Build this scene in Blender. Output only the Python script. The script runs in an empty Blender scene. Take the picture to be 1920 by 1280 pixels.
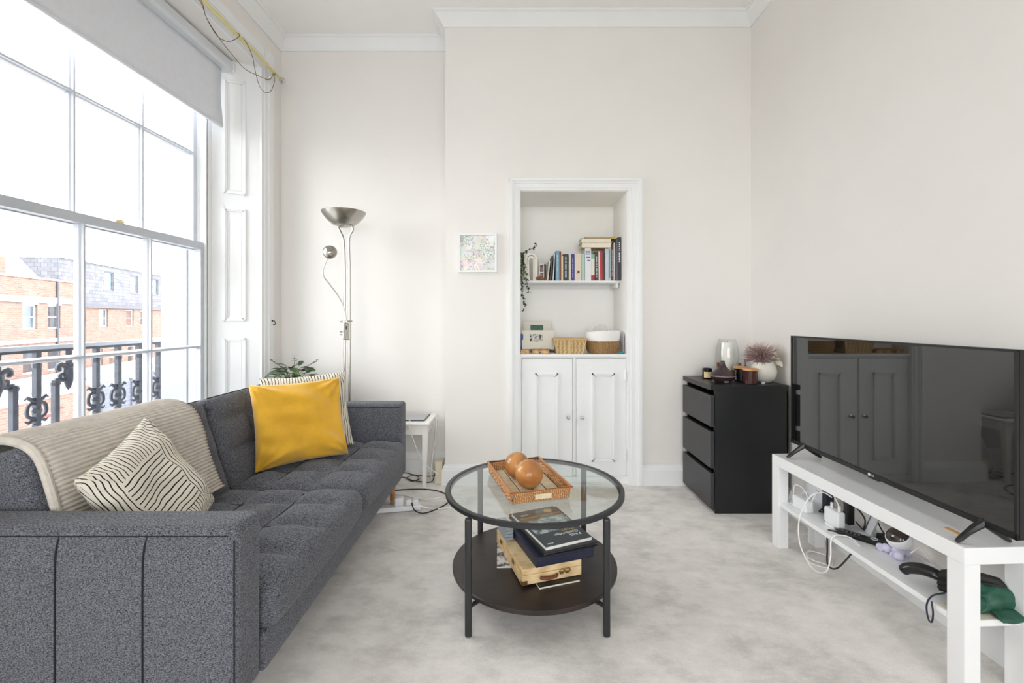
import bpy, bmesh, math, random
from math import sin, cos, pi, radians as R, sqrt, atan2
from mathutils import Vector, Matrix, noise

random.seed(7)
scene = bpy.context.scene
COL = scene.collection

# ------------------------------------------------------------------ camera, sky, exposure
cam_data = bpy.data.cameras.new('camera')
cam_data.sensor_width = 36.0
cam_data.lens = 16.0
cam_data.shift_x = -7 / 1920
cam_data.shift_y = -44 / 1920
cam_data.clip_start = 0.02
cam_data.clip_end = 300
cam = bpy.data.objects.new('camera', cam_data)
cam.location = (0, 0, 1.17)
cam.rotation_euler = (R(90), 0, 0)
COL.objects.link(cam)
scene.camera = cam

SKY = 7.0
world = bpy.data.worlds.new('overcast_sky')
scene.world = world
world.use_nodes = True
bg = world.node_tree.nodes['Background']
bg.inputs['Color'].default_value = (0.97, 0.985, 1.0, 1)
bg.inputs['Strength'].default_value = SKY

scene.view_settings.view_transform = 'Standard'
scene.view_settings.look = 'None'
scene.view_settings.gamma = 1.0
scene.view_settings.use_curve_mapping = False
scene.view_settings.exposure = 0.40
cy = scene.cycles
cy.max_bounces = 14
cy.diffuse_bounces = 8
cy.glossy_bounces = 5
cy.transparent_max_bounces = 16
cy.caustics_reflective = False
cy.caustics_refractive = False


def portal(name, loc, sy, sz, rot=(0, R(-90), 0)):
    l = bpy.data.lights.new(name, 'AREA')
    l.shape = 'RECTANGLE'
    l.size = sz
    l.size_y = sy
    l.cycles.is_portal = True
    o = bpy.data.objects.new(name, l)
    o.location = loc
    o.rotation_euler = rot                 # faces into the room
    COL.objects.link(o)


portal('window_portal', (-2.37, 2.37, 1.6), 1.3, 2.66)
portal('window_portal.001', (-0.94, -3.17, 1.6), 2.66, 1.3, (R(90), 0, 0))  # portal of the left added rear window, out of view
portal('window_portal.002', (0.80, -3.17, 1.6), 2.66, 1.3, (R(90), 0, 0))  # portal of the right added rear window, out of view

# ------------------------------------------------------------------ materials
MATS = {}


def lin(c):
    out = []
    for v in c:
        v = v / 255.0
        out.append(v / 12.92 if v <= 0.04045 else ((v + 0.055) / 1.055) ** 2.4)
    return (out[0], out[1], out[2], 1.0)


class NT:
    def __init__(self, name):
        self.m = bpy.data.materials.new(name)
        self.m.use_nodes = True
        self.t = self.m.node_tree
        self.b = self.t.nodes['Principled BSDF']
        MATS[name] = self.m

    def n(self, kind, **kw):
        nd = self.t.nodes.new(kind)
        for k, v in kw.items():
            if k.startswith('i_'):
                nd.inputs[k[2:].replace('_', ' ')].default_value = v
            else:
                setattr(nd, k, v)
        return nd

    def l(self, a, b):
        self.t.links.new(a, b)

    def ramp(self, fac, stops, interp='LINEAR'):
        r = self.n('ShaderNodeValToRGB')
        r.color_ramp.interpolation = interp
        els = r.color_ramp.elements
        els[0].position, els[0].color = stops[0]
        els[1].position, els[1].color = stops[1]
        for p, c in stops[2:]:
            e = els.new(p)
            e.color = c
        self.l(fac, r.inputs['Fac'])
        return r.outputs['Color']

    def coord(self, kind='Object', scale=(1, 1, 1), rot=(0, 0, 0)):
        tc = self.n('ShaderNodeTexCoord')
        mp = self.n('ShaderNodeMapping')
        mp.inputs['Scale'].default_value = scale
        mp.inputs['Rotation'].default_value = rot
        self.l(tc.outputs[kind], mp.inputs['Vector'])
        return mp.outputs['Vector']

    def noise(self, vec, scale, detail=3, rough=0.5):
        nz = self.n('ShaderNodeTexNoise')
        nz.inputs['Scale'].default_value = scale
        nz.inputs['Detail'].default_value = detail
        nz.inputs['Roughness'].default_value = rough
        if vec is not None:
            self.l(vec, nz.inputs['Vector'])
        return nz.outputs['Fac']

    def bump(self, h, strength=0.2, dist=0.01):
        bp = self.n('ShaderNodeBump')
        bp.inputs['Strength'].default_value = strength
        bp.inputs['Distance'].default_value = dist
        self.l(h, bp.inputs['Height'])
        self.l(bp.outputs['Normal'], self.b.inputs['Normal'])

    def math(self, op, a, b=None):
        m = self.n('ShaderNodeMath', operation=op)
        for i, v in enumerate((a, b)):
            if v is None:
                continue
            if isinstance(v, (int, float)):
                m.inputs[i].default_value = v
            else:
                self.l(v, m.inputs[i])
        return m.outputs[0]


def mat(name, rgb, rough=0.5, metal=0.0, var=0.04, scale=6.0, bump=0.0, bscale=60.0, spec=0.5, coat=0.0, sheen=0.0):
    if name in MATS:
        return MATS[name]
    k = NT(name)
    c = lin(rgb)
    v = k.coord()
    f = k.noise(v, scale, 4)
    a = tuple(x * (1 - var) for x in c[:3]) + (1,)
    b = tuple(min(1, x * (1 + var)) for x in c[:3]) + (1,)
    k.l(k.ramp(f, [(0.3, a), (0.7, b)]), k.b.inputs['Base Color'])
    k.b.inputs['Roughness'].default_value = rough
    k.b.inputs['Metallic'].default_value = metal
    k.b.inputs['Specular IOR Level'].default_value = spec
    k.b.inputs['Coat Weight'].default_value = coat
    if sheen:
        k.b.inputs['Sheen Weight'].default_value = sheen
    if bump:
        k.bump(k.noise(v, bscale, 3), bump, 0.004)
    return k.m


def m_fabric(name, dark, light, scale=420, bump=0.5):
    k = NT(name)
    v = k.coord()
    f1 = k.noise(v, scale, 2, 0.7)
    v2 = k.coord('Object', (1, 1, 3.0))
    f2 = k.noise(v2, scale * 0.45, 2, 0.6)
    s = k.math('ADD', f1, f2)
    s = k.math('MULTIPLY', s, 0.5)
    k.l(k.ramp(s, [(0.40, lin(dark)), (0.62, lin(light))]), k.b.inputs['Base Color'])
    k.b.inputs['Roughness'].default_value = 0.95
    k.b.inputs['Specular IOR Level'].default_value = 0.15
    k.b.inputs['Sheen Weight'].default_value = 0.15
    k.bump(s, bump, 0.004)
    return k.m


def m_carpet():
    k = NT('carpet')
    v = k.coord()
    big = k.noise(v, 2.6, 5, 0.62)
    mid = k.noise(k.coord('Object', (1.0, 1.7, 1), (0, 0, 0.7)), 8.0, 6, 0.68)
    fine = k.noise(v, 380, 2, 0.6)
    s = k.math('ADD', k.math('MULTIPLY', big, 0.55), k.math('MULTIPLY', mid, 0.45))
    base = k.ramp(s, [(0.38, lin((214, 210, 206))), (0.5, lin((240, 236, 232))), (0.60, lin((251, 247, 243)))])
    mx = k.n('ShaderNodeMixRGB', blend_type='MULTIPLY')
    mx.inputs['Fac'].default_value = 0.55
    k.l(base, mx.inputs['Color1'])
    k.l(k.ramp(fine, [(0.35, (0.78, 0.78, 0.78, 1)), (0.65, (1, 1, 1, 1))]), mx.inputs['Color2'])
    k.l(mx.outputs['Color'], k.b.inputs['Base Color'])
    k.b.inputs['Roughness'].default_value = 1.0
    k.b.inputs['Specular IOR Level'].default_value = 0.05
    h = k.math('ADD', k.math('MULTIPLY', fine, 0.5), k.math('MULTIPLY', s, 1.5))
    k.bump(h, 0.6, 0.008)
    return k.m


def m_wood(name, a, b, scale=18, axis=(1, 8, 8), rough=0.45, bump=0.05):
    k = NT(name)
    v = k.coord('Object', axis)
    f = k.noise(v, scale, 5, 0.6)
    w = k.n('ShaderNodeTexWave', wave_type='BANDS')
    w.inputs['Scale'].default_value = scale * 0.15
    w.inputs['Distortion'].default_value = 6.0
    w.inputs['Detail'].default_value = 3.0
    k.l(v, w.inputs['Vector'])
    s = k.math('ADD', k.math('MULTIPLY', f, 0.6), k.math('MULTIPLY', w.outputs['Fac'], 0.4))
    k.l(k.ramp(s, [(0.25, lin(a)), (0.75, lin(b))]), k.b.inputs['Base Color'])
    k.b.inputs['Roughness'].default_value = rough
    k.bump(s, bump, 0.003)
    return k.m


def m_glass(name, tint=(1, 1, 1), refl=1.0, rough=0.0, body=0.0, ior=1.45):
    k = NT(name)
    t = k.t
    tr = k.n('ShaderNodeBsdfTransparent')
    tr.inputs['Color'].default_value = tint + (1,)
    gl = k.n('ShaderNodeBsdfGlossy')
    gl.inputs['Roughness'].default_value = rough
    lw = k.n('ShaderNodeLayerWeight')
    lw.inputs['Blend'].default_value = 0.5
    f5 = k.math('POWER', lw.outputs['Facing'], 5.0)
    r0 = ((ior - 1) / (ior + 1)) ** 2
    fac = k.math('MULTIPLY', k.math('ADD', k.math('MULTIPLY', f5, 1 - r0), r0), refl)
    if body:
        fac = k.math('ADD', fac, body)
    mx = k.n('ShaderNodeMixShader')
    k.l(fac, mx.inputs[0])
    k.l(tr.outputs[0], mx.inputs[1])
    k.l(gl.outputs[0], mx.inputs[2])
    k.l(mx.outputs[0], t.nodes['Material Output'].inputs['Surface'])
    return k.m


def m_stripes(name, freq, blocks, base=(232, 226, 212), ink=(38, 36, 38), thick=0.80):
    """hand-drawn printed stripes on cloth, in blocks of different direction"""
    k = NT(name)
    v = k.coord('UV')
    sep = k.n('ShaderNodeSeparateXYZ')
    k.l(v, sep.inputs[0])
    wob = k.math('MULTIPLY', k.math('SUBTRACT', k.noise(v, 7, 2), 0.5), 0.035)
    xx = k.math('ADD', sep.outputs['X'], wob)
    yy = k.math('ADD', sep.outputs['Y'], wob)
    sx = k.math('SINE', k.math('MULTIPLY', xx, freq * 1.25))
    sy = k.math('SINE', k.math('MULTIPLY', yy, freq))
    if blocks:
        # central block runs one way, the borders the other
        c1 = k.math('LESS_THAN', k.math('ABSOLUTE', k.math('ADD', xx, 0.03)), 0.10)
        c2 = k.math('LESS_THAN', k.math('ABSOLUTE', k.math('SUBTRACT', yy, 0.01)), 0.115)
        sel = k.math('MULTIPLY', c1, c2)
        a = k.math('MULTIPLY', sx, k.math('SUBTRACT', 1.0, sel))
        b = k.math('MULTIPLY', sy, sel)
        s = k.math('ADD', a, b)
    else:
        s = sx
    ln = k.math('GREATER_THAN', s, thick)
    k.l(k.ramp(ln, [(0.0, lin(base)), (1.0, lin(ink))]), k.b.inputs['Base Color'])
    k.b.inputs['Roughness'].default_value = 0.9
    k.b.inputs['Specular IOR Level'].default_value = 0.1
    k.bump(k.noise(v, 300, 2), 0.3, 0.003)
    return k.m


def m_brick(name, a, b, mortar, w=0.225, h=0.075):
    k = NT(name)
    tc = k.n('ShaderNodeTexCoord')
    sep = k.n('ShaderNodeSeparateXYZ')
    k.l(tc.outputs['Object'], sep.inputs[0])
    cmb = k.n('ShaderNodeCombineXYZ')
    k.l(k.math('ADD', sep.outputs['X'], sep.outputs['Y']), cmb.inputs['X'])
    k.l(sep.outputs['Z'], cmb.inputs['Y'])
    br = k.n('ShaderNodeTexBrick')
    br.inputs['Color1'].default_value = lin(a)
    br.inputs['Color2'].default_value = lin(b)
    br.inputs['Mortar'].default_value = lin(mortar)
    br.inputs['Scale'].default_value = 1.0
    br.inputs['Brick Width'].default_value = w
    br.inputs['Row Height'].default_value = h
    br.inputs['Mortar Size'].default_value = 0.008
    k.l(cmb.outputs[0], br.inputs['Vector'])
    mx = k.n('ShaderNodeMixRGB', blend_type='MULTIPLY')
    mx.inputs['Fac'].default_value = 0.5
    k.l(br.outputs['Color'], mx.inputs['Color1'])
    k.l(k.ramp(k.noise(tc.outputs['Object'], 1.3, 6, 0.7), [(0.3, (0.6, 0.6, 0.62, 1)), (0.7, (1, 1, 1, 1))]), mx.inputs['Color2'])
    k.l(mx.outputs[0], k.b.inputs['Base Color'])
    k.b.inputs['Roughness'].default_value = 0.95
    return k.m


def m_map():
    """printed pastel street map"""
    k = NT('map_print')
    v = k.coord('Object', (1, 1, 1))
    vo = k.n('ShaderNodeTexVoronoi', feature='F1')
    vo.inputs['Scale'].default_value = 26
    k.l(v, vo.inputs['Vector'])
    hsv = k.n('ShaderNodeHueSaturation')
    hsv.inputs['Saturation'].default_value = 0.45
    hsv.inputs['Value'].default_value = 1.0
    k.l(vo.outputs['Color'], hsv.inputs['Color'])
    mw = k.n('ShaderNodeMixRGB')
    mw.inputs['Fac'].default_value = 0.62
    k.l(hsv.outputs[0], mw.inputs['Color1'])
    mw.inputs['Color2'].default_value = lin((238, 236, 230))
    ve = k.n('ShaderNodeTexVoronoi', feature='DISTANCE_TO_EDGE')
    ve.inputs['Scale'].default_value = 60
    k.l(v, ve.inputs['Vector'])
    ln = k.math('LESS_THAN', ve.outputs['Distance'], 0.05)
    ln = k.math('MULTIPLY', ln, k.math('GREATER_THAN', k.noise(v, 14, 2), 0.47))
    mx = k.n('ShaderNodeMixRGB')
    k.l(k.math('MULTIPLY', ln, 0.7), mx.inputs['Fac'])
    k.l(mw.outputs[0], mx.inputs['Color1'])
    mx.inputs['Color2'].default_value = lin((96, 92, 100))
    k.l(mx.outputs[0], k.b.inputs['Base Color'])
    k.b.inputs['Roughness'].default_value = 0.5
    return k.m


def m_photo(name, a, b, scale=30):
    k = NT(name)
    f = k.noise(k.coord(), scale, 3, 0.6)
    k.l(k.ramp(f, [(0.42, lin(a)), (0.56, lin(b))]), k.b.inputs['Base Color'])
    k.b.inputs['Roughness'].default_value = 0.4
    return k.m


WALL = mat('wall_paint', (231, 228, 224), 0.85, var=0.012, scale=3, bump=0.03, bscale=220, spec=0.2)
WHITE = mat('white_paint', (234, 235, 235), 0.55, var=0.012, bump=0.02, bscale=40, spec=0.35)
CEIL = mat('ceiling_paint', (240, 239, 237), 0.9, var=0.01, spec=0.1)
CARPET = m_carpet()
SASH = mat('sash_paint', (198, 202, 210), 0.4, var=0.03, scale=20)
RENDER = mat('white_render', (168, 170, 174), 0.8, var=0.03)
PANE = m_glass('window_glass', (0.985, 0.99, 0.99), 0.5)
SOFA = m_fabric('sofa_fabric', (37, 39, 46), (132, 134, 142))
SEAM = mat('sofa_seam', (30, 32, 38), 0.95)
OAK = m_wood('oak', (150, 104, 62), (196, 148, 98))
MUSTARD = mat('mustard_velvet', (224, 172, 50), 0.75, var=0.10, scale=9, bump=0.25, bscale=160, spec=0.2, sheen=0.45)
STRIPE_A = m_stripes('striped_cloth_blocks', 350.0, True, thick=0.76)
STRIPE_B = m_stripes('striped_cloth', 330.0, False, thick=0.72)
KNIT = mat('knit', (208, 201, 191), 0.95, var=0.10, scale=30, bump=0.7, bscale=260, spec=0.1, sheen=0.2)
STEEL = mat('brushed_steel', (176, 172, 164), 0.28, 1.0, var=0.03)
CHROME = mat('chrome', (205, 205, 205), 0.12, 1.0, var=0.01)
BRASS = mat('brass', (226, 212, 150), 0.34, 1.0, var=0.04)
BLACKM = mat('black_metal', (38, 39, 42), 0.42, 0.0, var=0.05)
DARKWOOD = m_wood('black_brown_board', (34, 27, 25), (50, 41, 38), 10, (1, 6, 6), 0.42, 0.02)
TGLASS = m_glass('table_glass', (0.93, 0.965, 0.955), 1.15, 0.0, 0.015, 1.5)
CHEST = mat('black_stain', (23, 24, 26), 0.34, var=0.12, scale=3)
CHEST_SHEEN = mat('black_stain_sheen', (50, 50, 52), 0.4, var=0.06, scale=3)  # paler copy of the chest black, window reflection put into the colour
LACK = mat('white_lacquer', (238, 239, 240), 0.28, var=0.01)
SCREEN = mat('tv_screen', (9, 9, 10), 0.03, var=0.0, spec=0.85, coat=0.5)
TVPLASTIC = mat('black_plastic', (20, 20, 22), 0.35, var=0.05)
GREYBLIND = mat('blind_fabric', (221, 223, 229), 0.85, var=0.02, scale=30)
RATTAN = m_wood('rattan', (138, 86, 46), (226, 178, 124), 60, (4, 4, 14), 0.55, 0.6)
BALLWOOD = m_wood('polished_cherry_wood', (162, 104, 54), (204, 148, 88), 14, (1, 1, 5), 0.22, 0.0)
PINE = m_wood('pine', (206, 172, 122), (236, 210, 166), 22, (1, 7, 7), 0.5, 0.05)
SHELLTILE = mat('shell_tile', (222, 208, 178), 0.35, var=0.14, scale=40)
PAGES = mat('paper', (232, 224, 206), 0.85, var=0.05, scale=90)
PLASTICW = mat('white_plastic', (234, 235, 238), 0.35, var=0.01)
CABLEW = mat('white_cable', (236, 236, 234), 0.4, var=0.01)
CABLEB = mat('black_cable', (24, 24, 27), 0.45, var=0.05)
SEAGRASS = m_wood('seagrass', (120, 88, 52), (190, 154, 106), 70, (3, 3, 9), 0.8, 0.6)
BAMBOO = m_wood('bamboo_strip', (170, 138, 92), (222, 198, 150), 40, (2, 2, 10), 0.6, 0.4)
LEAF = mat('leaf', (92, 114, 68), 0.5, var=0.35, scale=18)
LEAFD = mat('leaf_dark', (60, 84, 52), 0.5, var=0.35, scale=18)
CERAMIC = mat('cream_ceramic', (232, 228, 218), 0.3, var=0.03)
IRON = mat('cast_iron', (62, 66, 76), 0.55, var=0.2, scale=30)
HANDLEB = mat('black_gloss', (26, 24, 27), 0.2, var=0.05)


# ------------------------------------------------------------------ mesh helpers
def NB():
    return bmesh.new()


def obj(name, bm, m, parent=None, smooth=False, loc=None, rot=None, angle=35):
    me = bpy.data.meshes.new(name)
    bmesh.ops.recalc_face_normals(bm, faces=bm.faces[:])
    bm.to_mesh(me)
    bm.free()
    for mm in (m if isinstance(m, (list, tuple)) else [m]):
        me.materials.append(mm)
    if smooth:
        for p in me.polygons:
            p.use_smooth = True
        if angle < 180:
            me.set_sharp_from_angle(angle=R(angle))
    o = bpy.data.objects.new(name, me)
    COL.objects.link(o)
    if parent:
        o.parent = parent
    if loc is not None:
        o.location = loc
    if rot is not None:
        o.rotation_euler = rot
    return o


def tag(o, label, cat, group=None):
    o['label'] = label
    o['category'] = cat
    if group:
        o['group'] = group
    return o


def struct(o):
    o['kind'] = 'structure'
    return o


def stuff(o):
    o['kind'] = 'stuff'
    return o


def thing(name, label, cat, loc=(0, 0, 0), rz=0.0, group=None):
    o = bpy.data.objects.new(name, None)
    o.empty_display_size = 0.05
    COL.objects.link(o)
    o.location = loc
    o.rotation_euler = (0, 0, rz)
    return tag(o, label, cat, group)


def copy(o, parent=None, loc=None, rot=None, scale=None):
    c = o.copy()
    COL.objects.link(c)
    c.parent = parent
    if loc is not None:
        c.location = loc
    if rot is not None:
        c.rotation_euler = rot
    if scale is not None:
        c.scale = scale
    return c


def bx(bm, lo, hi, M=None, mi=0):
    v = []
    for z in (lo[2], hi[2]):
        for x, y in ((lo[0], lo[1]), (hi[0], lo[1]), (hi[0], hi[1]), (lo[0], hi[1])):
            p = Vector((x, y, z))
            v.append(bm.verts.new(M @ p if M else p))
    for f in ((3, 2, 1, 0), (4, 5, 6, 7), (0, 1, 5, 4), (1, 2, 6, 5), (2, 3, 7, 6), (3, 0, 4, 7)):
        fc = bm.faces.new([v[i] for i in f])
        fc.material_index = mi
    return bm


def box(lo, hi, M=None, bev=0.0, seg=2):
    bm = bx(NB(), lo, hi, M)
    if bev:
        bmesh.ops.bevel(bm, geom=bm.edges[:], offset=bev, segments=seg, affect='EDGES', profile=0.5)
    return bm


def prism(bm, pts, z0, z1, M=None):
    """polygon in XY extruded in Z"""
    a = [bm.verts.new((M @ Vector((x, y, z0))) if M else (x, y, z0)) for x, y in pts]
    b = [bm.verts.new((M @ Vector((x, y, z1))) if M else (x, y, z1)) for x, y in pts]
    n = len(pts)
    bm.faces.new(a[::-1])
    bm.faces.new(b)
    for i in range(n):
        bm.faces.new((a[i], a[(i + 1) % n], b[(i + 1) % n], b[i]))
    return bm


def frame_of(d):
    d = d.normalized()
    up = Vector((0, 0, 1)) if abs(d.z) < 0.95 else Vector((1, 0, 0))
    a = d.cross(up).normalized()
    return a, d.cross(a).normalized()


def tube(bm, pts, r, n=8, closed=False, cap=True, M=None):
    pts = [Vector(p) for p in pts]
    if M:
        pts = [M @ p for p in pts]
    N = len(pts)
    rings = []
    prev = None
    for i, p in enumerate(pts):
        if closed:
            d = pts[(i + 1) % N] - pts[i - 1]
        else:
            d = pts[min(i + 1, N - 1)] - pts[max(i - 1, 0)]
        if d.length < 1e-9:
            d = Vector((0, 0, 1))
        d.normalize()
        if prev is None:
            a, b = frame_of(d)
        else:
            a = prev - d * prev.dot(d)
            if a.length < 1e-6:
                a, b = frame_of(d)
            a.normalize()
            b = d.cross(a)
        prev = a
        rr = r[i] if isinstance(r, (list, tuple)) else r
        rings.append([bm.verts.new(p + (a * cos(2 * pi * k / n) + b * sin(2 * pi * k / n)) * rr) for k in range(n)])
    m = N if closed else N - 1
    for i in range(m):
        A, B = rings[i], rings[(i + 1) % N]
        for k in range(n):
            bm.faces.new((A[k], A[(k + 1) % n], B[(k + 1) % n], B[k]))
    if cap and not closed:
        bm.faces.new(rings[0][::-1])
        bm.faces.new(rings[-1])
    return bm


def spline(pts, sub=6, closed=False):
    """Catmull-Rom through the points"""
    pts = [Vector(p) for p in pts]
    N = len(pts)
    out = []
    rng = range(N) if closed else range(N - 1)
    for i in rng:
        p1, p2 = pts[i], pts[(i + 1) % N]
        p0 = pts[i - 1] if (i > 0 or closed) else p1 * 2 - p2
        p3 = pts[(i + 2) % N] if (i + 2 < N or closed) else p2 * 2 - p1
        for s in range(sub):
            t = s / sub
            out.append(0.5 * ((2 * p1) + (p2 - p0) * t + (2 * p0 - 5 * p1 + 4 * p2 - p3) * t * t + (3 * p1 - p0 - 3 * p2 + p3) * t ** 3))
    if not closed:
        out.append(pts[-1])
    return out


def lathe(bm, prof, n=24, c=(0, 0, 0), M=None):
    """profile of (r, z)"""
    rings = []
    for r, z in prof:
        if r < 1e-5:
            p = Vector((c[0], c[1], c[2] + z))
            rings.append([bm.verts.new(M @ p if M else p)])
        else:
            ring = []
            for k in range(n):
                p = Vector((c[0] + r * cos(2 * pi * k / n), c[1] + r * sin(2 * pi * k / n), c[2] + z))
                ring.append(bm.verts.new(M @ p if M else p))
            rings.append(ring)
    for A, B in zip(rings[:-1], rings[1:]):
        if len(A) == 1 and len(B) == 1:
            continue
        if len(A) == 1:
            for k in range(n):
                bm.faces.new((A[0], B[k], B[(k + 1) % n]))
        elif len(B) == 1:
            for k in range(n):
                bm.faces.new((A[k], A[(k + 1) % n], B[0]))
        else:
            for k in range(n):
                bm.faces.new((A[k], A[(k + 1) % n], B[(k + 1) % n], B[k]))
    return bm


def rbox(c, s, r, seg=(8, 8, 8), fn=None, M=None):
    """rounded box on a fine grid; fn(p, n) may move each vertex"""
    bm = NB()
    h = Vector(s) / 2
    vm = {}

    def vert(q):
        key = (round(q.x, 5), round(q.y, 5), round(q.z, 5))
        if key in vm:
            return vm[key]
        inn = Vector([max(-h[i] + r, min(h[i] - r, q[i])) for i in range(3)])
        d = q - inn
        if d.length > 1e-9:
            nrm = d.normalized()
            p = inn + nrm * r
        else:
            nrm = Vector((0, 0, 0))
            p = q.copy()
        if fn:
            p = fn(p, nrm)
        p = p + Vector(c)
        vm[key] = bm.verts.new(M @ p if M else p)
        return vm[key]

    def spaced(n, hh):
        # denser towards the rounded rims
        t = [-hh, -hh + r * 0.3, -hh + r * 0.7, -hh + r]
        inner = [-hh + r + (2 * hh - 2 * r) * i / n for i in range(1, n)]
        return t + inner + [hh - r, hh - r * 0.7, hh - r * 0.3, hh]
    ax = [spaced(seg[i], h[i]) for i in range(3)]
    for a in range(3):
        u, w = (a + 1) % 3, (a + 2) % 3
        for sgn in (-1, 1):
            for i in range(len(ax[u]) - 1):
                for j in range(len(ax[w]) - 1):
                    vs = []
                    for (ii, jj) in ((i, j), (i + 1, j), (i + 1, j + 1), (i, j + 1)):
                        q = Vector((0, 0, 0))
                        q[a] = sgn * h[a]
                        q[u] = ax[u][ii]
                        q[w] = ax[w][jj]
                        vs.append(vert(q))
                    if len(set(vs)) == 4:
                        try:
                            bm.faces.new(vs if sgn > 0 else vs[::-1])
                        except ValueError:
                            pass
    return bm


def run(prof, path, closed=False):
    """sweep a profile of (offset to the right of the path, z) with mitred corners"""
    bm = NB()
    P = [Vector((x, y)) for x, y in path]
    N = len(P)
    rings = []
    for i in range(N):
        def rn(a, b):
            d = (b - a).normalized()
            return Vector((d.y, -d.x))
        if closed or 0 < i < N - 1:
            n1, n2 = rn(P[i - 1], P[i]), rn(P[i], P[(i + 1) % N])
            m = (n1 + n2)
            m = m / (1 + n1.dot(n2))
        elif i == 0:
            m = rn(P[0], P[1])
        else:
            m = rn(P[-2], P[-1])
        rings.append([bm.verts.new((P[i].x + m.x * o, P[i].y + m.y * o, z)) for o, z in prof])
    k = len(prof)
    for i in range(N if closed else N - 1):
        A, B = rings[i], rings[(i + 1) % N]
        for j in range(k):
            bm.faces.new((A[j], A[(j + 1) % k], B[(j + 1) % k], B[j]))
    if not closed:
        bm.faces.new(rings[0])
        bm.faces.new(rings[-1][::-1])
    return bm


def pillow_mesh(w, h, t, n=26, seed=0, wrinkle=0.012, pinch=0.06):
    """a scatter cushion lying in XY, thickness along Z"""
    bm = NB()
    so = Vector((seed * 3.7, seed * 1.3, 0))
    top, bot = [], []
    for side, store in ((1, top), (-1, bot)):
        for j in range(n + 1):
            row = []
            for i in range(n + 1):
                u, v = -1 + 2 * i / n, -1 + 2 * j / n
                u, v = sin(u * pi / 2) * 0.5 + u * 0.5, sin(v * pi / 2) * 0.5 + v * 0.5
                e = max(0.0, (1 - u ** 4) * (1 - v ** 4))
                z = side * t / 2 * e ** 0.55
                x = u * w / 2 * (1 - pinch * (1 - v * v))
                y = v * h / 2 * (1 - pinch * (1 - u * u))
                if e > 1e-6:
                    q = Vector((x * 7, y * 7, side * 2.0)) + so
                    z += wrinkle * noise.noise(q) * e ** 0.3
                    q2 = Vector((x * 9 + y * 16, y * 5 - x * 6, side * 2.0)) + so
                    z += wrinkle * 0.55 * noise.noise(q2) * e ** 0.3
                    # creases drawn in from the corners
                    for cu_, cv_ in ((-1, -1), (1, -1), (1, 1), (-1, 1)):
                        du_, dv_ = u - cu_, v - cv_
                        rr_ = sqrt(du_ * du_ + dv_ * dv_)
                        if rr_ < 0.95:
                            ang = atan2(dv_ * -cv_, du_ * -cu_)
                            z += side * wrinkle * 0.35 * sin(ang * 13 + seed) * (1 - rr_ / 0.95) * min(1, e * 6)
                edge = i in (0, n) or j in (0, n)
                if edge and side == -1:
                    row.append(top[j][i])
                else:
                    row.append(bm.verts.new((x, y, 0 if edge else z)))
            store.append(row)
    uvl = bm.loops.layers.uv.new('cloth')
    h2 = n // 2
    for store in (top, bot):
        # cloth coordinates measured along the surface, so a print keeps its spacing round the edges
        U = [[0.0] * (n + 1) for _ in range(n + 1)]
        V = [[0.0] * (n + 1) for _ in range(n + 1)]
        for j in range(n + 1):
            for i in range(h2 + 1, n + 1):
                U[j][i] = U[j][i - 1] + (store[j][i].co - store[j][i - 1].co).length
                V[i][j] = V[i - 1][j] + (store[i][j].co - store[i - 1][j].co).length
            for i in range(h2 - 1, -1, -1):
                U[j][i] = U[j][i + 1] - (store[j][i].co - store[j][i + 1].co).length
                V[i][j] = V[i + 1][j] - (store[i][j].co - store[i + 1][j].co).length
        for j in range(n):
            for i in range(n):
                ids = ((j, i), (j, i + 1), (j + 1, i + 1), (j + 1, i))
                try:
                    f = bm.faces.new([store[a][b] for a, b in ids])
                except ValueError:
                    continue
                for lp, (a, b) in zip(f.loops, ids):
                    lp[uvl].uv = (U[a][b], V[a][b])
    return bm


def frame3(o, u, v, c):
    """place an object with local x along u, y along v"""
    x = Vector(u).normalized()
    z = x.cross(Vector(v)).normalized()
    y = z.cross(x)
    M = Matrix((x, y, z)).transposed().to_4x4()
    M.translation = Vector(c)
    o.matrix_world = M


def text_mesh(s, size, extrude=0.0004, align='CENTER'):
    cu = bpy.data.curves.new('lettering', 'FONT')
    cu.body = s
    cu.size = size
    cu.extrude = extrude
    cu.align_x = align
    cu.align_y = 'CENTER'
    cu.resolution_u = 3
    o = bpy.data.objects.new('lettering_source', cu)
    COL.objects.link(o)
    dg = bpy.context.evaluated_depsgraph_get()
    me = bpy.data.meshes.new_from_object(o.evaluated_get(dg))
    bpy.data.objects.remove(o)
    bpy.data.curves.remove(cu)
    return me


def lettering(s, size, m, parent, loc, rot=(0, 0, 0), name='lettering', align='CENTER'):
    me = text_mesh(s, size, align=align)
    me.materials.clear()
    me.materials.append(m)
    o = bpy.data.objects.new(name, me)
    COL.objects.link(o)
    o.parent = parent
    o.location = loc
    o.rotation_euler = rot
    return o


def put(o, rx=0, ry=0, rz=0):
    o.rotation_euler = (rx, ry, rz)
    return o

# ================================================================== the room
XL, XR = -1.80, 1.654          # window wall, right wall
YB, YA, YR = 3.20, 3.49, -2.60  # chimney breast, alcove, wall behind the camera
XC = -0.495                    # left corner of the chimney breast
ZC = 3.30                      # ceiling
NX0, NX1, NZ = 0.03, 0.79, 2.066  # niche opening
NYB = 3.66                     # niche back

bm = NB()
bx(bm, (XL - 0.3, YR - 0.1, -0.12), (XR + 0.1, YA + 0.3, 0.0))
struct(obj('floor', bm, CARPET))
bm = NB()
bx(bm, (XL - 0.55, YR - 0.1, ZC), (XR + 0.15, YA + 0.3, ZC + 0.12))
struct(obj('ceiling', bm, CEIL))

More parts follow.
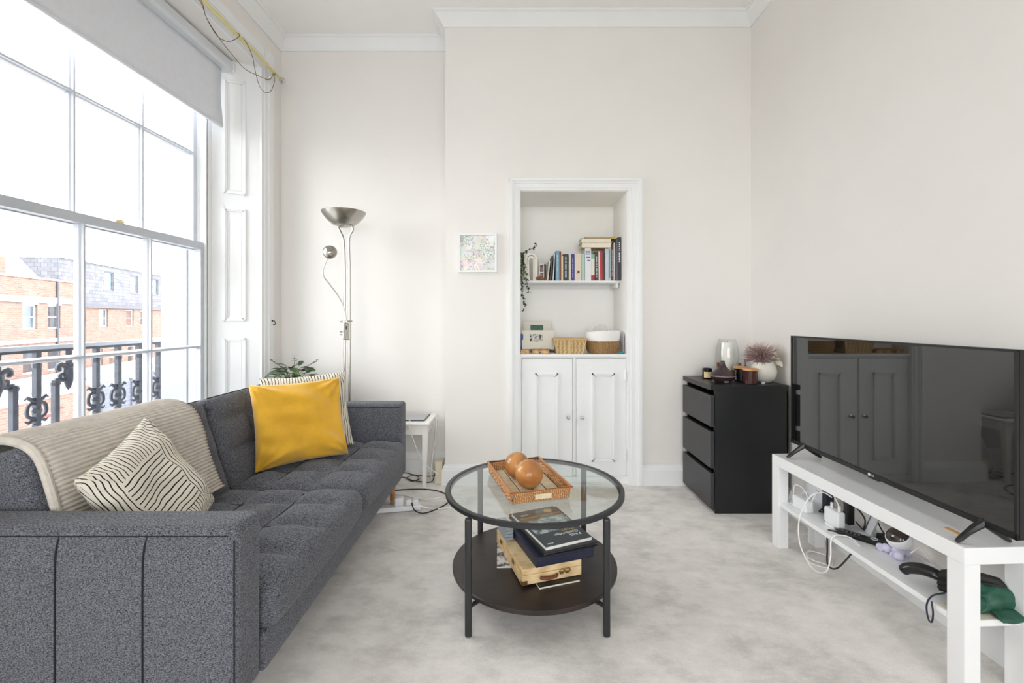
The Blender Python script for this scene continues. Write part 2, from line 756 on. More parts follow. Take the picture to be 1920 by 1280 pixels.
bm = NB()
bx(bm, (XC, YB, 0), (NX0, 3.76, ZC))
bx(bm, (NX1, YB, 0), (XR + 0.1, 3.76, ZC))
bx(bm, (NX0, YB, NZ), (NX1, 3.76, ZC))
wall_back = struct(obj('wall_back', bm, WALL))
bm = NB()
bx(bm, (NX0, NYB, 0), (NX1, 3.76, NZ))
struct(obj('niche_back', bm, mat('niche_paint', (245, 244, 241), 0.7, var=0.01, spec=0.2), wall_back))
for nm, lo, hi in (('niche_lining', (NX0, YB + 0.001, 0), (NX0 + 0.004, NYB, NZ)),
                   ('niche_lining', (NX1 - 0.004, YB + 0.001, 0), (NX1, NYB, NZ)),
                   ('niche_lining', (NX0, YB + 0.001, NZ - 0.004), (NX1, NYB, NZ))):
    obj(nm, box(lo, hi), MATS['niche_paint'], wall_back)
struct(obj('wall_alcove', box((XL - 0.5, YA, 0), (XC, YA + 0.12, ZC)), WALL))
struct(obj('wall_right', box((XR, YR, 0), (XR + 0.12, YB, ZC)), WALL))
# wall behind the camera, with two unseen sash windows added to brighten the room
ADDED_WX = (-0.94, 0.80)
bm = NB()
for a, b in ((XL - 0.3, ADDED_WX[0] - 0.83), (ADDED_WX[0] + 0.83, ADDED_WX[1] - 0.83), (ADDED_WX[1] + 0.83, XR + 0.12)):
    bx(bm, (a, YR - 0.26, 0), (b, YR, ZC))
for x in ADDED_WX:
    bx(bm, (x - 0.83, YR - 0.26, 2.93), (x + 0.83, YR, ZC))
    bx(bm, (x - 0.83, YR - 0.26, 0), (x + 0.83, YR - 0.12, 0.299))
struct(obj('wall_rear', bm, WALL))
bm = NB()
for a, b in ((XL - 0.6, ADDED_WX[0] - 0.63), (ADDED_WX[0] + 0.63, ADDED_WX[1] - 0.63), (ADDED_WX[1] + 0.63, XR + 0.12)):
    bx(bm, (a, YR - 0.54, -2.4), (b, YR - 0.373, ZC))
for x in ADDED_WX:
    bx(bm, (x - 0.63, YR - 0.54, 2.93), (x + 0.63, YR - 0.373, ZC))
    bx(bm, (x - 0.63, YR - 0.54, -2.4), (x + 0.63, YR - 0.373, 0.2))
for a, b in ((XL - 0.6, ADDED_WX[0] - 0.69), (ADDED_WX[0] + 0.69, ADDED_WX[1] - 0.69), (ADDED_WX[1] + 0.69, XR + 0.12)):
    bx(bm, (a, YR - 0.373, -2.4), (b, YR - 0.261, ZC))
for x in ADDED_WX:
    bx(bm, (x - 0.69, YR - 0.373, 2.93), (x + 0.69, YR - 0.261, ZC))
    bx(bm, (x - 0.69, YR - 0.373, -2.4), (x + 0.69, YR - 0.261, 0.2))
struct(obj('wall_outer_rear', bm, RENDER))

# window wall: inner leaf, outer leaf, openings for two tall sash windows
WINS = [(2.37, 'window_1')]
XI, XO, XM = -2.06, -2.34, -2.172
ZS, ZH = 0.30, 2.93
bm = NB()
ys = [YR]
for c, _ in sorted(WINS):
    ys += [c - 0.83, c + 0.83]
ys += [YA + 0.1]
for a, b in zip(ys[0::2], ys[1::2]):
    bx(bm, (XI, a, 0), (XL, b, ZC))
for c, _ in WINS:
    bx(bm, (XI, c - 0.83, ZH), (XL, c + 0.83, ZC))
    bx(bm, (XI, c - 0.83, 0), (XL - 0.12, c + 0.83, ZS - 0.001))
struct(obj('wall_left', bm, WALL))
bm = NB()
ys = [YR - 0.2]
for c, _ in sorted(WINS):
    ys += [c - 0.63, c + 0.63]
ys += [YA + 0.3]
for a, b in zip(ys[0::2], ys[1::2]):
    bx(bm, (XO, a, -2.4), (XM, b, ZC))
for c, _ in WINS:
    bx(bm, (XO, c - 0.63, ZH), (XM, c + 0.63, ZC))
    bx(bm, (XO, c - 0.63, -2.4), (XM, c + 0.63, ZS - 0.1))
ys = [YR - 0.2]
for c, _ in sorted(WINS):
    ys += [c - 0.69, c + 0.69]
ys += [YA + 0.3]
for a, b in zip(ys[0::2], ys[1::2]):
    bx(bm, (XM, a, -2.4), (XI - 0.001, b, ZC))
for c, _ in WINS:
    bx(bm, (XM, c - 0.69, ZH), (XI - 0.001, c + 0.69, ZC))
    bx(bm, (XM, c - 0.69, -2.4), (XI - 0.001, c + 0.69, ZS - 0.1))
struct(obj('wall_outer', bm, RENDER))

# cornice
corn = [(0, ZC - 0.09), (0.012, ZC - 0.09), (0.016, ZC - 0.078), (0.03, ZC - 0.06), (0.052, ZC - 0.028), (0.062, ZC - 0.016),
        (0.075, ZC - 0.014), (0.08, ZC - 0.008), (0.08, ZC), (0, ZC)]
loop = [(XL, YR), (XL, YA), (XC, YA), (XC, YB), (XR, YB), (XR, YR)]
struct(obj('trim_1', run(corn, loop, True), WHITE))
basep = [(0, 0), (0.022, 0), (0.022, 0.105), (0.018, 0.112), (0.017, 0.122), (0.010, 0.134), (0.008, 0.143), (0, 0.145)]
struct(obj('baseboard_left', run(basep, [(XL, 3.37), (XL, YA), (XC, YA), (XC, YB), (-0.041, YB)]), WHITE))
struct(obj('baseboard_right', run(basep, [(0.884, YB), (XR, YB), (XR, YR)]), WHITE))

# moulded architrave round the niche
arch = NB()
for (x0, x1, y0) in ((-0.040, 0.030, 0), (0.79, 0.882, 0)):
    inner_right = x0 < 0.3
    w = x1 - x0
    for a, b, d in ((0, 0.22, 0.030), (0.22, 0.40, 0.022), (0.40, 0.80, 0.016), (0.80, 1.0, 0.010)):
        if inner_right:
            bx(arch, (x0 + w * a, YB - d, 0), (x0 + w * b, YB, 2.143 - 0.075 * a))
        else:
            bx(arch, (x1 - w * b, YB - d, 0), (x1 - w * a, YB, 2.143 - 0.075 * a))
for a, b, d in ((0, 0.22, 0.030), (0.22, 0.40, 0.022), (0.40, 0.80, 0.016), (0.80, 1.0, 0.010)):
    bx(arch, (-0.040 + 0.07 * a, YB - d - 0.0004, 2.143 - 0.077 * b), (0.882 - 0.092 * a, YB, 2.143 - 0.077 * a))
struct(obj('trim_2', arch, WHITE))


# ------------------------------------------------------------------ sash windows with panelled shutter reveals
def sash_window(loc, name, rz=0.0):
    W = bpy.data.objects.new(name, None)
    COL.objects.link(W)
    W.location = loc
    W.rotation_euler = (0, 0, rz)
    struct(W)
    half = 0.60
    # box frame and sill
    bm = NB()
    for s in (-1, 1):
        a, b = sorted((s * (half + 0.045), s * (half + 0.09)))
        bx(bm, (-2.17, a, ZS), (-2.045, b, ZH))
        a, b = sorted((s * (half + 0.03), s * (half + 0.05)))
        bx(bm, (-2.105, a, ZS), (-2.097, b, ZH))          # parting bead
        bx(bm, (-2.06, a, ZS), (-2.045, b, ZH))            # staff bead
    bx(bm, (-2.17, -half - 0.09, ZH - 0.06), (-2.045, half + 0.09, ZH))
    obj('frame', bm, WHITE, W)
    bm = NB()
    bx(bm, (-2.42, -half - 0.02, ZS - 0.06), (-2.05, half + 0.02, ZS + 0.004))
    bx(bm, (-2.06, -half - 0.08, ZS - 0.05), (-1.92, half + 0.08, ZS + 0.006))
    bx(bm, (-1.94, -half - 0.2, ZS - 0.05), (-1.78, half + 0.2, ZS + 0.006))
    obj('window_sill', bm, WHITE, W)

    def sash(nm, x, z0, z1, zb, rail0, rail1):
        bm = NB()
        d = 0.022
        for s in (-1, 1):
            a, b = sorted((s * half, s * (half + 0.045)))
            bx(bm, (x - d, a, z0), (x + d, b, z1))
        bx(bm, (x - d, -half, z0), (x + d, half, z0 + rail0))
        bx(bm, (x - d, -half, z1 - rail1), (x + d, half, z1))
        S = obj(nm, bm, SASH, W)
        # glazing bars with a lamb's tongue section
        for yb in (-0.2, 0.2):
            g = NB()
            prism(g, [(x - 0.020, yb - 0.011), (x + 0.004, yb - 0.011), (x + 0.012, yb - 0.006), (x + 0.022, yb - 0.005),
                      (x + 0.022, yb + 0.005), (x + 0.012, yb + 0.006), (x + 0.004, yb + 0.011), (x - 0.020, yb + 0.011)],
                  z0 + rail0, z1 - rail1)
            obj('glazing_bar', g, SASH, S)
        g = NB()
        M = Matrix(((1, 0, 0, 0), (0, 0, 1, 0), (0, 1, 0, 0), (0, 0, 0, 1)))
        prism(g, [(x - 0.020, zb - 0.011), (x + 0.004, zb - 0.011), (x + 0.012, zb - 0.006), (x + 0.0225, zb - 0.005),
                  (x + 0.0225, zb + 0.005), (x + 0.012, zb + 0.006), (x + 0.004, zb + 0.011), (x - 0.020, zb + 0.011)],
              -half, half, M)
        obj('glazing_bar', g, SASH, S)
        for za, zc in ((z0 + rail0, zb - 0.011), (zb + 0.011, z1 - rail1)):
            for ya, yc in ((-half, -0.211), (-0.189, 0.189), (0.211, half)):
                obj('pane', box((x - 0.006, ya, za), (x - 0.003, yc, zc)), PANE, S)
        return S
    lo = sash('lower_sash', -2.078, ZS + 0.005, 1.665, 0.985, 0.09, 0.045)
    sash('upper_sash', -2.126, 1.615, ZH - 0.06, 2.25, 0.045, 0.05)
    # sash horns on the upper sash and a brass fastener on the meeting rail
    f = NB()
    bx(f, (-2.10, -0.025, 1.665), (-2.06, 0.025, 1.674))
    tube(f, [(-2.08, 0, 1.674), (-2.08, 0.03, 1.682), (-2.08, 0.045, 1.680)], 0.006, 6)
    obj('sash_fastener', f, BRASS, lo)
    # splayed, panelled shutter boxes and soffit
    for s in (1, -1):
        y_in, y_out = s * 0.83, s * 0.685
        bm = NB()
        pts = [(XL, y_in), (XI, y_out), (XI, s * 0.84), (XL - 0.001, s * 0.84)]
        prism(bm, pts, 0, ZH)
        B = obj('shutter_panel', bm, WHITE, W)
        a = Vector((XI, y_out, 0))
        b = Vector((XL, y_in, 0))
        ex = (b - a).normalized()
        L = (b - a).length
        ey = Vector((ex.y, -ex.x, 0)) * (1 if s > 0 else -1)       # towards the room
        if ey.y * s > 0:
            ey = -ey
        for z0, z1 in ((0.42, 1.03), (1.15, 1.92), (2.02, 2.80)):
            x0, x1 = 0.085, L - 0.085
            f = NB()
            M = Matrix((ex, ey, Vector((0, 0, 1)))).transposed().to_4x4()
            M.translation = a
            for w0, w1, d in ((0.0, 0.010, 0.011), (0.010, 0.020, 0.007), (0.026, 0.030, 0.003)):
                for lo_, hi_ in (((x0 + w0, 0, z0 + w0), (x0 + w1, d, z1 - w0)), ((x1 - w1, 0, z0 + w0), (x1 - w0, d, z1 - w0)),
                                 ((x0 + w0, 0, z0 + w0), (x1 - w0, d, z0 + w1)), ((x0 + w0, 0, z1 - w1), (x1 - w0, d, z1 - w0))):
                    bx(f, lo_, hi_, M)
            obj('panel_moulding', f, WHITE, B)
    # architrave on the room side
    f = NB()
    for s in (1, -1):
        for a, b, d in ((0.83, 0.862, 0.014), (0.862, 0.905, 0.020), (0.905, 0.965, 0.028), (0.965, 0.976, 0.020)):
            a, b = sorted((s * a, s * b))
            bx(f, (XL, a, 0), (XL + d, b, ZH + 0.15))
    for a, b, d in ((0, 0.032, 0.014), (0.032, 0.075, 0.020), (0.075, 0.14, 0.028)):
        bx(f, (XL, -0.83, ZH + a), (XL + d, 0.83, ZH + b))
    obj('architrave', f, WHITE, W)
    return W


for c, nm in WINS:
    sash_window((0, c, 0), nm)
for i, x in enumerate(ADDED_WX):
    sash_window((x, YR + 1.80, 0), 'window_%d' % (i + 2), R(90))  # unseen rear windows, added for more daylight in the room

# ================================================================== outside
GZ = -2.45
struct(obj('ground', box((-60, -30, GZ - 0.2), (30, 70, GZ)), mat('pavement', (158, 156, 152), 0.95, var=0.12, scale=1.5)))
BRICK = m_brick('red_brick', (136, 108, 96), (118, 90, 79), (132, 122, 116))
SLATE = m_brick('slate', (120, 121, 126), (102, 103, 110), (70, 71, 80), 0.3, 0.22)
STONE = mat('white_stone', (186, 185, 182), 0.9, var=0.05)
GUTTER = mat('gutter', (74, 74, 84), 0.6, var=0.1)
BPANE = mat('far_pane', (96, 112, 128), 0.12, var=0.35, scale=1.5)
LEAD = mat('lead_frame', (92, 96, 104), 0.7, var=0.05)
ROOFF = mat('flat_roof', (140, 142, 146), 0.9, var=0.08)
TH = R(104.9)


def far_window(parent, s0, s1, z0, z1, y=0.0, frame=0.06, fm=None):
    bm = NB()
    w = s1 - s0
    for lo, hi in (((s0, y - 0.03, z0), (s0 + frame, y + 0.1, z1)), ((s1 - frame, y - 0.03, z0), (s1, y + 0.1, z1)),
                   ((s0, y - 0.03, z0), (s1, y + 0.1, z0 + frame)), ((s0, y - 0.03, z1 - frame), (s1, y + 0.1, z1)),
                   ((s0, y - 0.01, (z0 + z1) / 2 - 0.025), (s1, y + 0.1, (z0 + z1) / 2 + 0.025)),
                   ((s0 - 0.05, y - 0.08, z0 - 0.07), (s1 + 0.05, y + 0.1, z0))):
        bx(bm, lo, hi)
    o = obj('window', bm, fm or STONE, parent)
    for za, zb in ((z0 + frame, (z0 + z1) / 2 - 0.025), ((z0 + z1) / 2 + 0.025, z1 - frame)):
        obj('pane', box((s0 + frame, y + 0.02, za), (s1 - frame, y + 0.05, zb)), BPANE, o)
    return o


def wall_with_holes(s0, s1, z0, z1, y0, y1, holes, reveal=0.12):
    """a wall slab whose window openings are cut as real recesses"""
    bm = NB()
    xs = sorted({s0, s1} | {h[0] for h in holes} | {h[1] for h in holes})
    zs = sorted({z0, z1} | {h[2] for h in holes} | {h[3] for h in holes})
    for a, b in zip(xs[:-1], xs[1:]):
        for c, d in zip(zs[:-1], zs[1:]):
            mx, mz = (a + b) / 2, (c + d) / 2
            inside = any(h[0] < mx < h[1] and h[2] < mz < h[3] for h in holes)
            bx(bm, (a, y0 + (reveal if inside else 0), c), (b, y1, d))
    return bm


# nearer brick building with a parapet
HB = thing('brick_building', 'red brick building with white stone band and parapet, seen through the left panes', 'building', (-21.3, 22.0, 0), TH)
H1 = [(-3.22, -2.4, 0.68, 1.74), (-1.78, -1.0, 0.68, 1.74), (-3.2, -2.4, -1.2, -0.1), (-1.8, -1.0, -1.2, -0.1), (-5.9, -5.1, 0.68, 1.74)]
obj('wall', wall_with_holes(-9, 0, GZ, 2.85, 0, 6, H1), BRICK, HB)
for h in H1:
    far_window(HB, h[0] + 0.01, h[1] - 0.01, h[2] + 0.01, h[3] - 0.01, 0.10)
obj('stone_band', box((-9.0, -0.06, 1.83), (0.05, 0.1, 2.08)), STONE, HB)
obj('stone_band', box((-9.0, -0.06, 0.10), (0.05, 0.1, 0.26)), STONE, HB)
for h in H1[:2] + H1[4:]:
    obj('lintel', box((h[0] - 0.05, -0.02, h[3]), (h[1] + 0.05, 0.1, h[3] + 0.09)), STONE, HB)
bm = NB()
prism(bm, [(1.2, 2.85), (2.2, 4.05), (6, 4.05), (6, 2.85)], -3.6, 0.0, Matrix(((0, 0, 1, 0), (1, 0, 0, 0), (0, 1, 0, 0), (0, 0, 0, 1))))
rf = obj('roof', bm, SLATE, HB)
obj('chimney', box((-3.5, 0.9, 2.85), (-2.7, 1.7, 3.75)), BRICK, HB)
bm = NB()
prism(bm, [(-9, 2.85), (-6.4, 2.85), (-3.6, 3.75), (-3.6, 2.85)], 0.8, 5, Matrix(((1, 0, 0, 0), (0, 0, 1, 0), (0, 1, 0, 0), (0, 0, 0, 1))))
obj('gable', bm, BRICK, HB)
obj('coping', box((-9.0, -0.05, 2.85), (0.05, 0.35, 2.93)), STONE, HB)
bm = NB()
tube(bm, [(-1.25, -0.05, GZ), (-1.25, -0.05, 2.85)], 0.045, 8)
obj('drainpipe', bm, GUTTER, HB)
bm = NB()
lathe(bm, [(0.0, 0.0), (0.16, 0.03), (0.27, 0.10)], 16, M=Matrix.Translation((-2.2, 2.3, 4.62)) @ Matrix.Rotation(R(80), 4, 'X'))
tube(bm, [(-2.2, 2.35, 4.0), (-2.2, 2.35, 4.6)], 0.03, 6)
obj('satellite_dish', bm, GUTTER, HB)

# the building beyond with a tall slate mansard
MB_ = thing('mansard_building', 'brick building with pale slate mansard floor, seen through the middle panes', 'building', (-25.5, 27.0, 0), TH)
H2 = [(-0.75, 0.0, 0.6, 1.72), (1.25, 2.15, 0.6, 1.72), (4.2, 5.1, 0.6, 1.72), (6.0, 6.9, 0.6, 1.72), (9.0, 9.9, 0.6, 1.72),
      (0.6, 1.6, -2.1, -0.75), (2.3, 3.2, -2.0, -0.75), (4.4, 5.4, -2.1, -0.75), (6.2, 7.1, -2.0, -0.75)]
obj('wall', wall_with_holes(-2, 13, GZ, 1.9, 0, 8, H2), BRICK, MB_)
for h in H2:
    far_window(MB_, h[0] + 0.01, h[1] - 0.01, h[2] + 0.01, h[3] - 0.01, 0.10)
H3 = [(2.05, 3.05, 2.95, 4.15), (5.0, 6.0, 2.95, 4.15), (7.9, 8.9, 2.95, 4.15), (10.8, 11.8, 2.95, 4.15)]
obj('mansard', wall_with_holes(-2, 13, 2.0, 4.5, 0.15, 8, H3, 0.15), SLATE, MB_)
for h in H3:
    far_window(MB_, h[0], h[1], h[2], h[3], 0.22, 0.08, LEAD)
obj('gutter', box((-2, -0.12, 1.78), (13, 0.14, 2.02)), GUTTER, MB_)
obj('stone_band', box((-2, -0.06, -0.55), (13, 0.05, -0.33)), STONE, MB_)
obj('parapet_cap', box((-2, 0.08, 4.5), (13, 8, 4.58)), STONE, MB_)

# low flat-roofed building, boundary wall, fence, sign
LB = thing('low_building', 'low white building with a flat pale roof behind the boundary wall', 'building', (-18.88, 22.64, 0), TH)
obj('wall', box((-12, 0.1, GZ), (8, 2.2, -1.5)), STONE, LB)
obj('roof', box((-12.1, 0, -1.5), (8.1, 2.3, -1.30)), ROOFF, LB)
for s in (-3.0, -1.5, 0.2, 1.6):
    obj('window', box((s, 0.05, -2.2), (s + 0.8, 0.14, -1.65)), BPANE, LB)
BW = thing('boundary_wall', 'low red brick boundary wall across the street', 'wall', (-14.56, 15.2, 0), TH)
obj('wall', box((-8, 0, GZ), (0, 0.25, -1.25)), BRICK, BW)
obj('coping', box((-8.02, -0.03, -1.25), (0.03, 0.28, -1.18)), STONE, BW)
obj('pier', box((0.0, -0.05, GZ), (0.42, 0.33, -1.1)), BRICK, BW)
FN = thing('panel_fence', 'dark grey horizontal board fence across the street', 'fence', (-14.86, 16.3, 0), TH)
FENCE = mat('fence_board', (96, 100, 114), 0.8, var=0.1)
n = 0
for z in [GZ + 0.05 + 0.158 * i for i in range(7)]:
    for s0 in (0.0, 1.95):
        obj('board', box((s0 + 0.03, 0, z), (s0 + 1.92, 0.03, z + 0.148)), FENCE, FN)
for s in (0.0, 1.95, 3.9):
    obj('post', box((s - 0.05, -0.04, GZ), (s + 0.05, 0.06, -1.2)), GUTTER, FN)
SG = thing('warning_sign', 'white sign with red printing on a thin post across the street', 'sign', (-11.80, 11.5, GZ), R(60))
SIGNW = mat('sign_white', (240, 238, 236), 0.5)
SIGNR = mat('sign_red', (214, 70, 66), 0.5)
obj('board', box((-0.14, -0.01, 0.79), (0.14, 0.01, 1.22)), SIGNW, SG)
bm = NB()
bx(bm, (-0.12, -0.013, 1.11), (0.12, -0.009, 1.20))
for i in range(6):
    bx(bm, (-0.115 + 0.01 * (i % 2), -0.013, 0.83 + i * 0.044), (0.115 - 0.02 * (i % 3), -0.009, 0.848 + i * 0.044))
obj('print', bm, SIGNR, SG)
bm = NB()
tube(bm, [(0.17, 0.02, 0), (0.17, 0.02, 1.32)], 0.02, 8)
tube(bm, [(0.17, 0.02, 1.3), (0.27, 0.02, 1.33)], 0.025, 8)
obj('post', bm, GUTTER, SG)
SR = thing('street_rail', 'thin dark tubular rail in front of the boundary wall', 'railing', (-12.2, 11.2, GZ), TH)
for z in (0.55, 0.85):
    bm = NB()
    tube(bm, [(-2.2, 0, z - 0.2), (0.6, 0, z)], 0.022, 6)
    obj('rail', bm, GUTTER, SR)
for s in (-2.2, -0.8, 0.6):
    bm = NB()
    tube(bm, [(s, 0, 0), (s, 0, 0.85)], 0.028, 6)
    obj('post', bm, GUTTER, SR)

# balcony slab and cast-iron railing just outside
struct(obj('balcony_ledge', box((-2.80, -1.2, -0.14), (XO, 3.9, -0.02)), RENDER))
RL = thing('balcony_railing', 'cast iron balcony railing with ornate bosses just outside the window', 'railing', (-2.60, 0, -0.02))
bm = NB()
bx(bm, (-0.022, 0.9, 1.018), (0.022, 3.8, 1.040))
obj('top_rail', bm, mat('rail_top', (176, 180, 188), 0.6, var=0.1), RL)
bm = NB()
bx(bm, (-0.015, 0.9, 1.003), (0.015, 3.8, 1.018))
obj('rail', bm, IRON, RL)
bm = NB()
bx(bm, (-0.02, 0.9, 0.06), (0.02, 3.8, 0.09))
obj('rail', bm, IRON, RL)


def boss(bm, y, z, k=1.0):
    """openwork leaf boss on a baluster"""
    for s in (-1, 1):
        pts = [(0, y + s * k * r_ * cos(a), z + k * r_ * sin(a)) for a, r_ in
               [(R(-80), 0.045), (R(-35), 0.052), (R(0), 0.050), (R(40), 0.052), (R(80), 0.042)]]
        tube(bm, spline(pts, 3), 0.009, 6)
        tube(bm, [(0, y, z + 0.04 * k), (0, y + s * 0.05 * k, z + 0.075 * k), (0, y + s * 0.062 * k, z + 0.062 * k)], [0.012, 0.009, 0.004], 6)
        tube(bm, [(0, y, z - 0.04 * k), (0, y + s * 0.045 * k, z - 0.062 * k), (0, y + s * 0.06 * k, z - 0.05 * k)], [0.012, 0.009, 0.004], 6)
    lathe(bm, [(0, -0.022), (0.02, -0.012), (0.024, 0), (0.02, 0.012), (0, 0.022)], 8, (0, y, z))
    for dz in (0.07, -0.075):
        lathe(bm, [(0, -0.014), (0.024, 0), (0, 0.014)], 8, (0, y, z + dz * k))


def scroll(bm, y, z, k=1.0):
    """hanging palmette between two bars"""
    tube(bm, [(0, y, 1.003), (0, y, z)], 0.016, 6)
    for s in (-1, 1):
        tube(bm, spline([(0, y, z + 0.03), (0, y + s * 0.045, z + 0.055), (0, y + s * 0.062, z + 0.035), (0, y + s * 0.045, z + 0.02)], 3), [0.014] * 9 + [0.006], 6)
        tube(bm, spline([(0, y, z - 0.01), (0, y + s * 0.035, z - 0.035), (0, y + s * 0.07, z - 0.03), (0, y + s * 0.08, z - 0.06)], 3), 0.012, 6)
        tube(bm, spline([(0, y + s * 0.03, z + 0.0), (0, y + s * 0.05, z - 0.005), (0, y + s * 0.045, z - 0.03)], 3), 0.009, 6)
    lathe(bm, [(0, -0.10), (0.012, -0.08), (0.02, -0.05), (0.03, -0.01), (0.026, 0.03), (0, 0.05)], 8, (0, y, z))


for y in (2.10, 2.47, 2.82, 2.975, 3.14, 3.31, 3.48, 1.75, 1.4):
    bm = NB()
    bx(bm, (-0.013, y - 0.013, 0.09), (0.013, y + 0.013, 1.003))
    boss(bm, y, 0.69)
    lathe(bm, [(0, 0), (0.02, 0.0), (0.022, 0.02), (0.016, 0.05), (0, 0.05)], 8, (0, y, 0.92))
    obj('baluster', bm, IRON, RL)
for y in (2.28, 2.645, 1.93):
    for s in (-1, 1):
        bm = NB()
        bx(bm, (-0.013, y + s * 0.075 - 0.013, 0.09), (0.013, y + s * 0.075 + 0.013, 0.82))
        lathe(bm, [(0, 0), (0.02, 0), (0.024, 0.015), (0.018, 0.03), (0, 0.035)], 8, (0, y + s * 0.075, 0.81))
        obj('baluster', bm, IRON, RL)
    bm = NB()
    scroll(bm, y, 0.87)
    obj('palmette', bm, IRON, RL)

# ================================================================== built-in cupboard and shelf in the niche
CB = thing('built_in_cupboard', 'white built-in cupboard with two panelled doors filling the lower niche', 'cupboard', (0, YB, 0))
obj('worktop', box((NX0 + 0.004, 0.0, 0.897), (NX1 - 0.004, 0.455, 0.915), bev=0.003), WHITE, CB)
bm = NB()
for lo, hi in (((NX0 + 0.004, 0.02, 0.885), (NX1 - 0.004, 0.05, 0.897)), ((0.403, 0.02, 0.05), (0.425, 0.05, 0.885)),
               ((NX0 + 0.004, 0.02, 0.0), (NX1 - 0.004, 0.05, 0.055)), ((NX0 + 0.004, 0.02, 0.05), (NX0 + 0.012, 0.05, 0.885)),
               ((NX1 - 0.012, 0.02, 0.05), (NX1 - 0.004, 0.05, 0.885)), ((NX0 + 0.004, 0.05, 0.0), (NX0 + 0.014, 0.455, 0.897)),
               ((NX1 - 0.014, 0.05, 0.0), (NX1 - 0.004, 0.455, 0.897))):
    bx(bm, lo, hi)
obj('face_frame', bm, WHITE, CB)
obj('plinth', box((NX0 + 0.004, 0.006, 0.0), (0.70, 0.019, 0.048), bev=0.003), WHITE, CB)
for x0, x1, kx, hx in ((NX0 + 0.0145, 0.4005, 0.370, NX0 + 0.016), (0.4275, NX1 - 0.0145, 0.468, NX1 - 0.016)):
    D = obj('door', box((x0, 0.012, 0.057), (x1, 0.036, 0.882), bev=0.002), WHITE, CB)
    mx = (x0 + x1) / 2
    a, b = (0.139, 0.298) if x0 < 0.3 else (0.538, 0.697)
    f = NB()
    for w0, w1, d in ((0.0, 0.009, 0.012), (0.009, 0.017, 0.007), (0.022, 0.026, 0.002)):
        for lo, hi in (((a + w0, 0.012 - d, 0.16 + w0), (a + w1, 0.012, 0.78 - w0)), ((b - w1, 0.012 - d, 0.16 + w0), (b - w0, 0.012, 0.78 - w0)),
                       ((a + w0, 0.012 - d, 0.16 + w0), (b - w0, 0.012, 0.16 + w1)), ((a + w0, 0.012 - d, 0.78 - w1), (b - w0, 0.012, 0.78 - w0))):
            bx(f, lo, hi)
    obj('panel_moulding', f, WHITE, D)
    k = NB()
    lathe(k, [(0.0, 0.0), (0.010, 0.0), (0.010, 0.003), (0.005, 0.006), (0.005, 0.016), (0.010, 0.020), (0.013, 0.027), (0.010, 0.033), (0, 0.034)],
          16, M=Matrix.Translation((kx, 0.012, 0.47)) @ Matrix.Rotation(R(90), 4, 'X'))
    obj('knob', k, CHROME, D, True)
    for z in (0.20, 0.77):
        h = NB()
        tube(h, [(hx, 0.010, z - 0.035), (hx, 0.010, z + 0.035)], 0.006, 8)
        obj('hinge', h, WHITE, D)
SHZ = 1.452
SH = thing('niche_shelf', 'white painted wall shelf holding the row of books in the niche', 'shelf', (0, 0, SHZ))
obj('board', box((NX0 + 0.004, 3.42, -0.018), (NX1 - 0.004, NYB, 0.0), bev=0.002), WHITE, SH)
for x in (NX0 + 0.012, NX1 - 0.026):
    obj('batten', box((x - 0.008, 3.44, -0.05), (x + 0.012, NYB, -0.018)), WHITE, SH)
obj('batten', box((NX0 + 0.03, NYB - 0.014, -0.05), (NX1 - 0.03, NYB, -0.018)), WHITE, SH)

# ------------------------------------------------------------------ sofa
SF = thing('sofa', 'dark grey tufted fabric sofa below the window', 'sofa', (0, 0, 0))
SX0, SX1 = -1.56, -0.712
AY0, AY1, FY0, FY1 = 1.16, 1.28, 2.84, 2.96
SEAT = 0.405


def arm_fn(sign):
    def fn(p, n):
        # shallow upholstered bulge between the vertical seams on the outer face
        q = p.copy()
        if abs(n.y) < 0.01 and abs(n.x) < 0.01 and abs(n.z) < 0.01:
            pass
        x = p.x + (SX0 + SX1) / 2
        if p.y * sign > 0.05 and p.z < 0.205:
            d = min(abs(x - s_) for s_ in (-0.952, -1.176, -1.400, -0.712))
            q.y += sign * 0.006 * min(1, d / 0.03) - sign * 0.004
        return q
    return fn


for (y0, y1, sg) in ((AY0, AY1, -1), (FY0, FY1, 1)):
    A = obj('arm', rbox(((SX0 + SX1) / 2, (y0 + y1) / 2, 0.4025), (SX1 - SX0, y1 - y0, 0.465), 0.022, (36, 4, 12), arm_fn(sg)), SOFA, SF, True, angle=180)
    yo = y0 - 0.0005 if sg < 0 else y1 + 0.0005
    for x in (-0.952, -1.176, -1.400):
        t = NB()
        tube(t, spline([(x + 0.012, yo + 0.001, 0.612), (x + 0.004, yo, 0.575), (x, yo + 0.001, 0.50), (x, yo + 0.001, 0.19)], 4), 0.0022, 5)
        obj('seam', t, SEAM, A)
    t = NB()
    yy = yo + 0.0004
    tube(t, [(SX0 + 0.02, yy, 0.6135), (SX1 - 0.02, yy, 0.6135)], 0.0018, 5)
    tube(t, [(SX1 - 0.008, yo - sg * 0.004, 0.60), (SX1 - 0.008, yo - sg * 0.004, 0.19)], 0.0018, 5)
    yi = (y1 + 0.0003) if sg < 0 else (y0 - 0.0003)
    tube(t, [(SX0 + 0.02, yi, 0.612), (SX1 - 0.012, yi, 0.612)], 0.0018, 5)
    obj('seam', t, SEAM, A)
obj('base', box((SX0 + 0.02, AY1 - 0.002, 0.175), (-0.705, FY0 + 0.002, 0.285), bev=0.01), SOFA, SF, True)
obj('back_frame', rbox((-1.60, (AY1 + FY0) / 2, 0.44), (0.12, FY0 - AY1 + 0.2, 0.53), 0.03, (3, 10, 6)), SOFA, SF, True, angle=180)


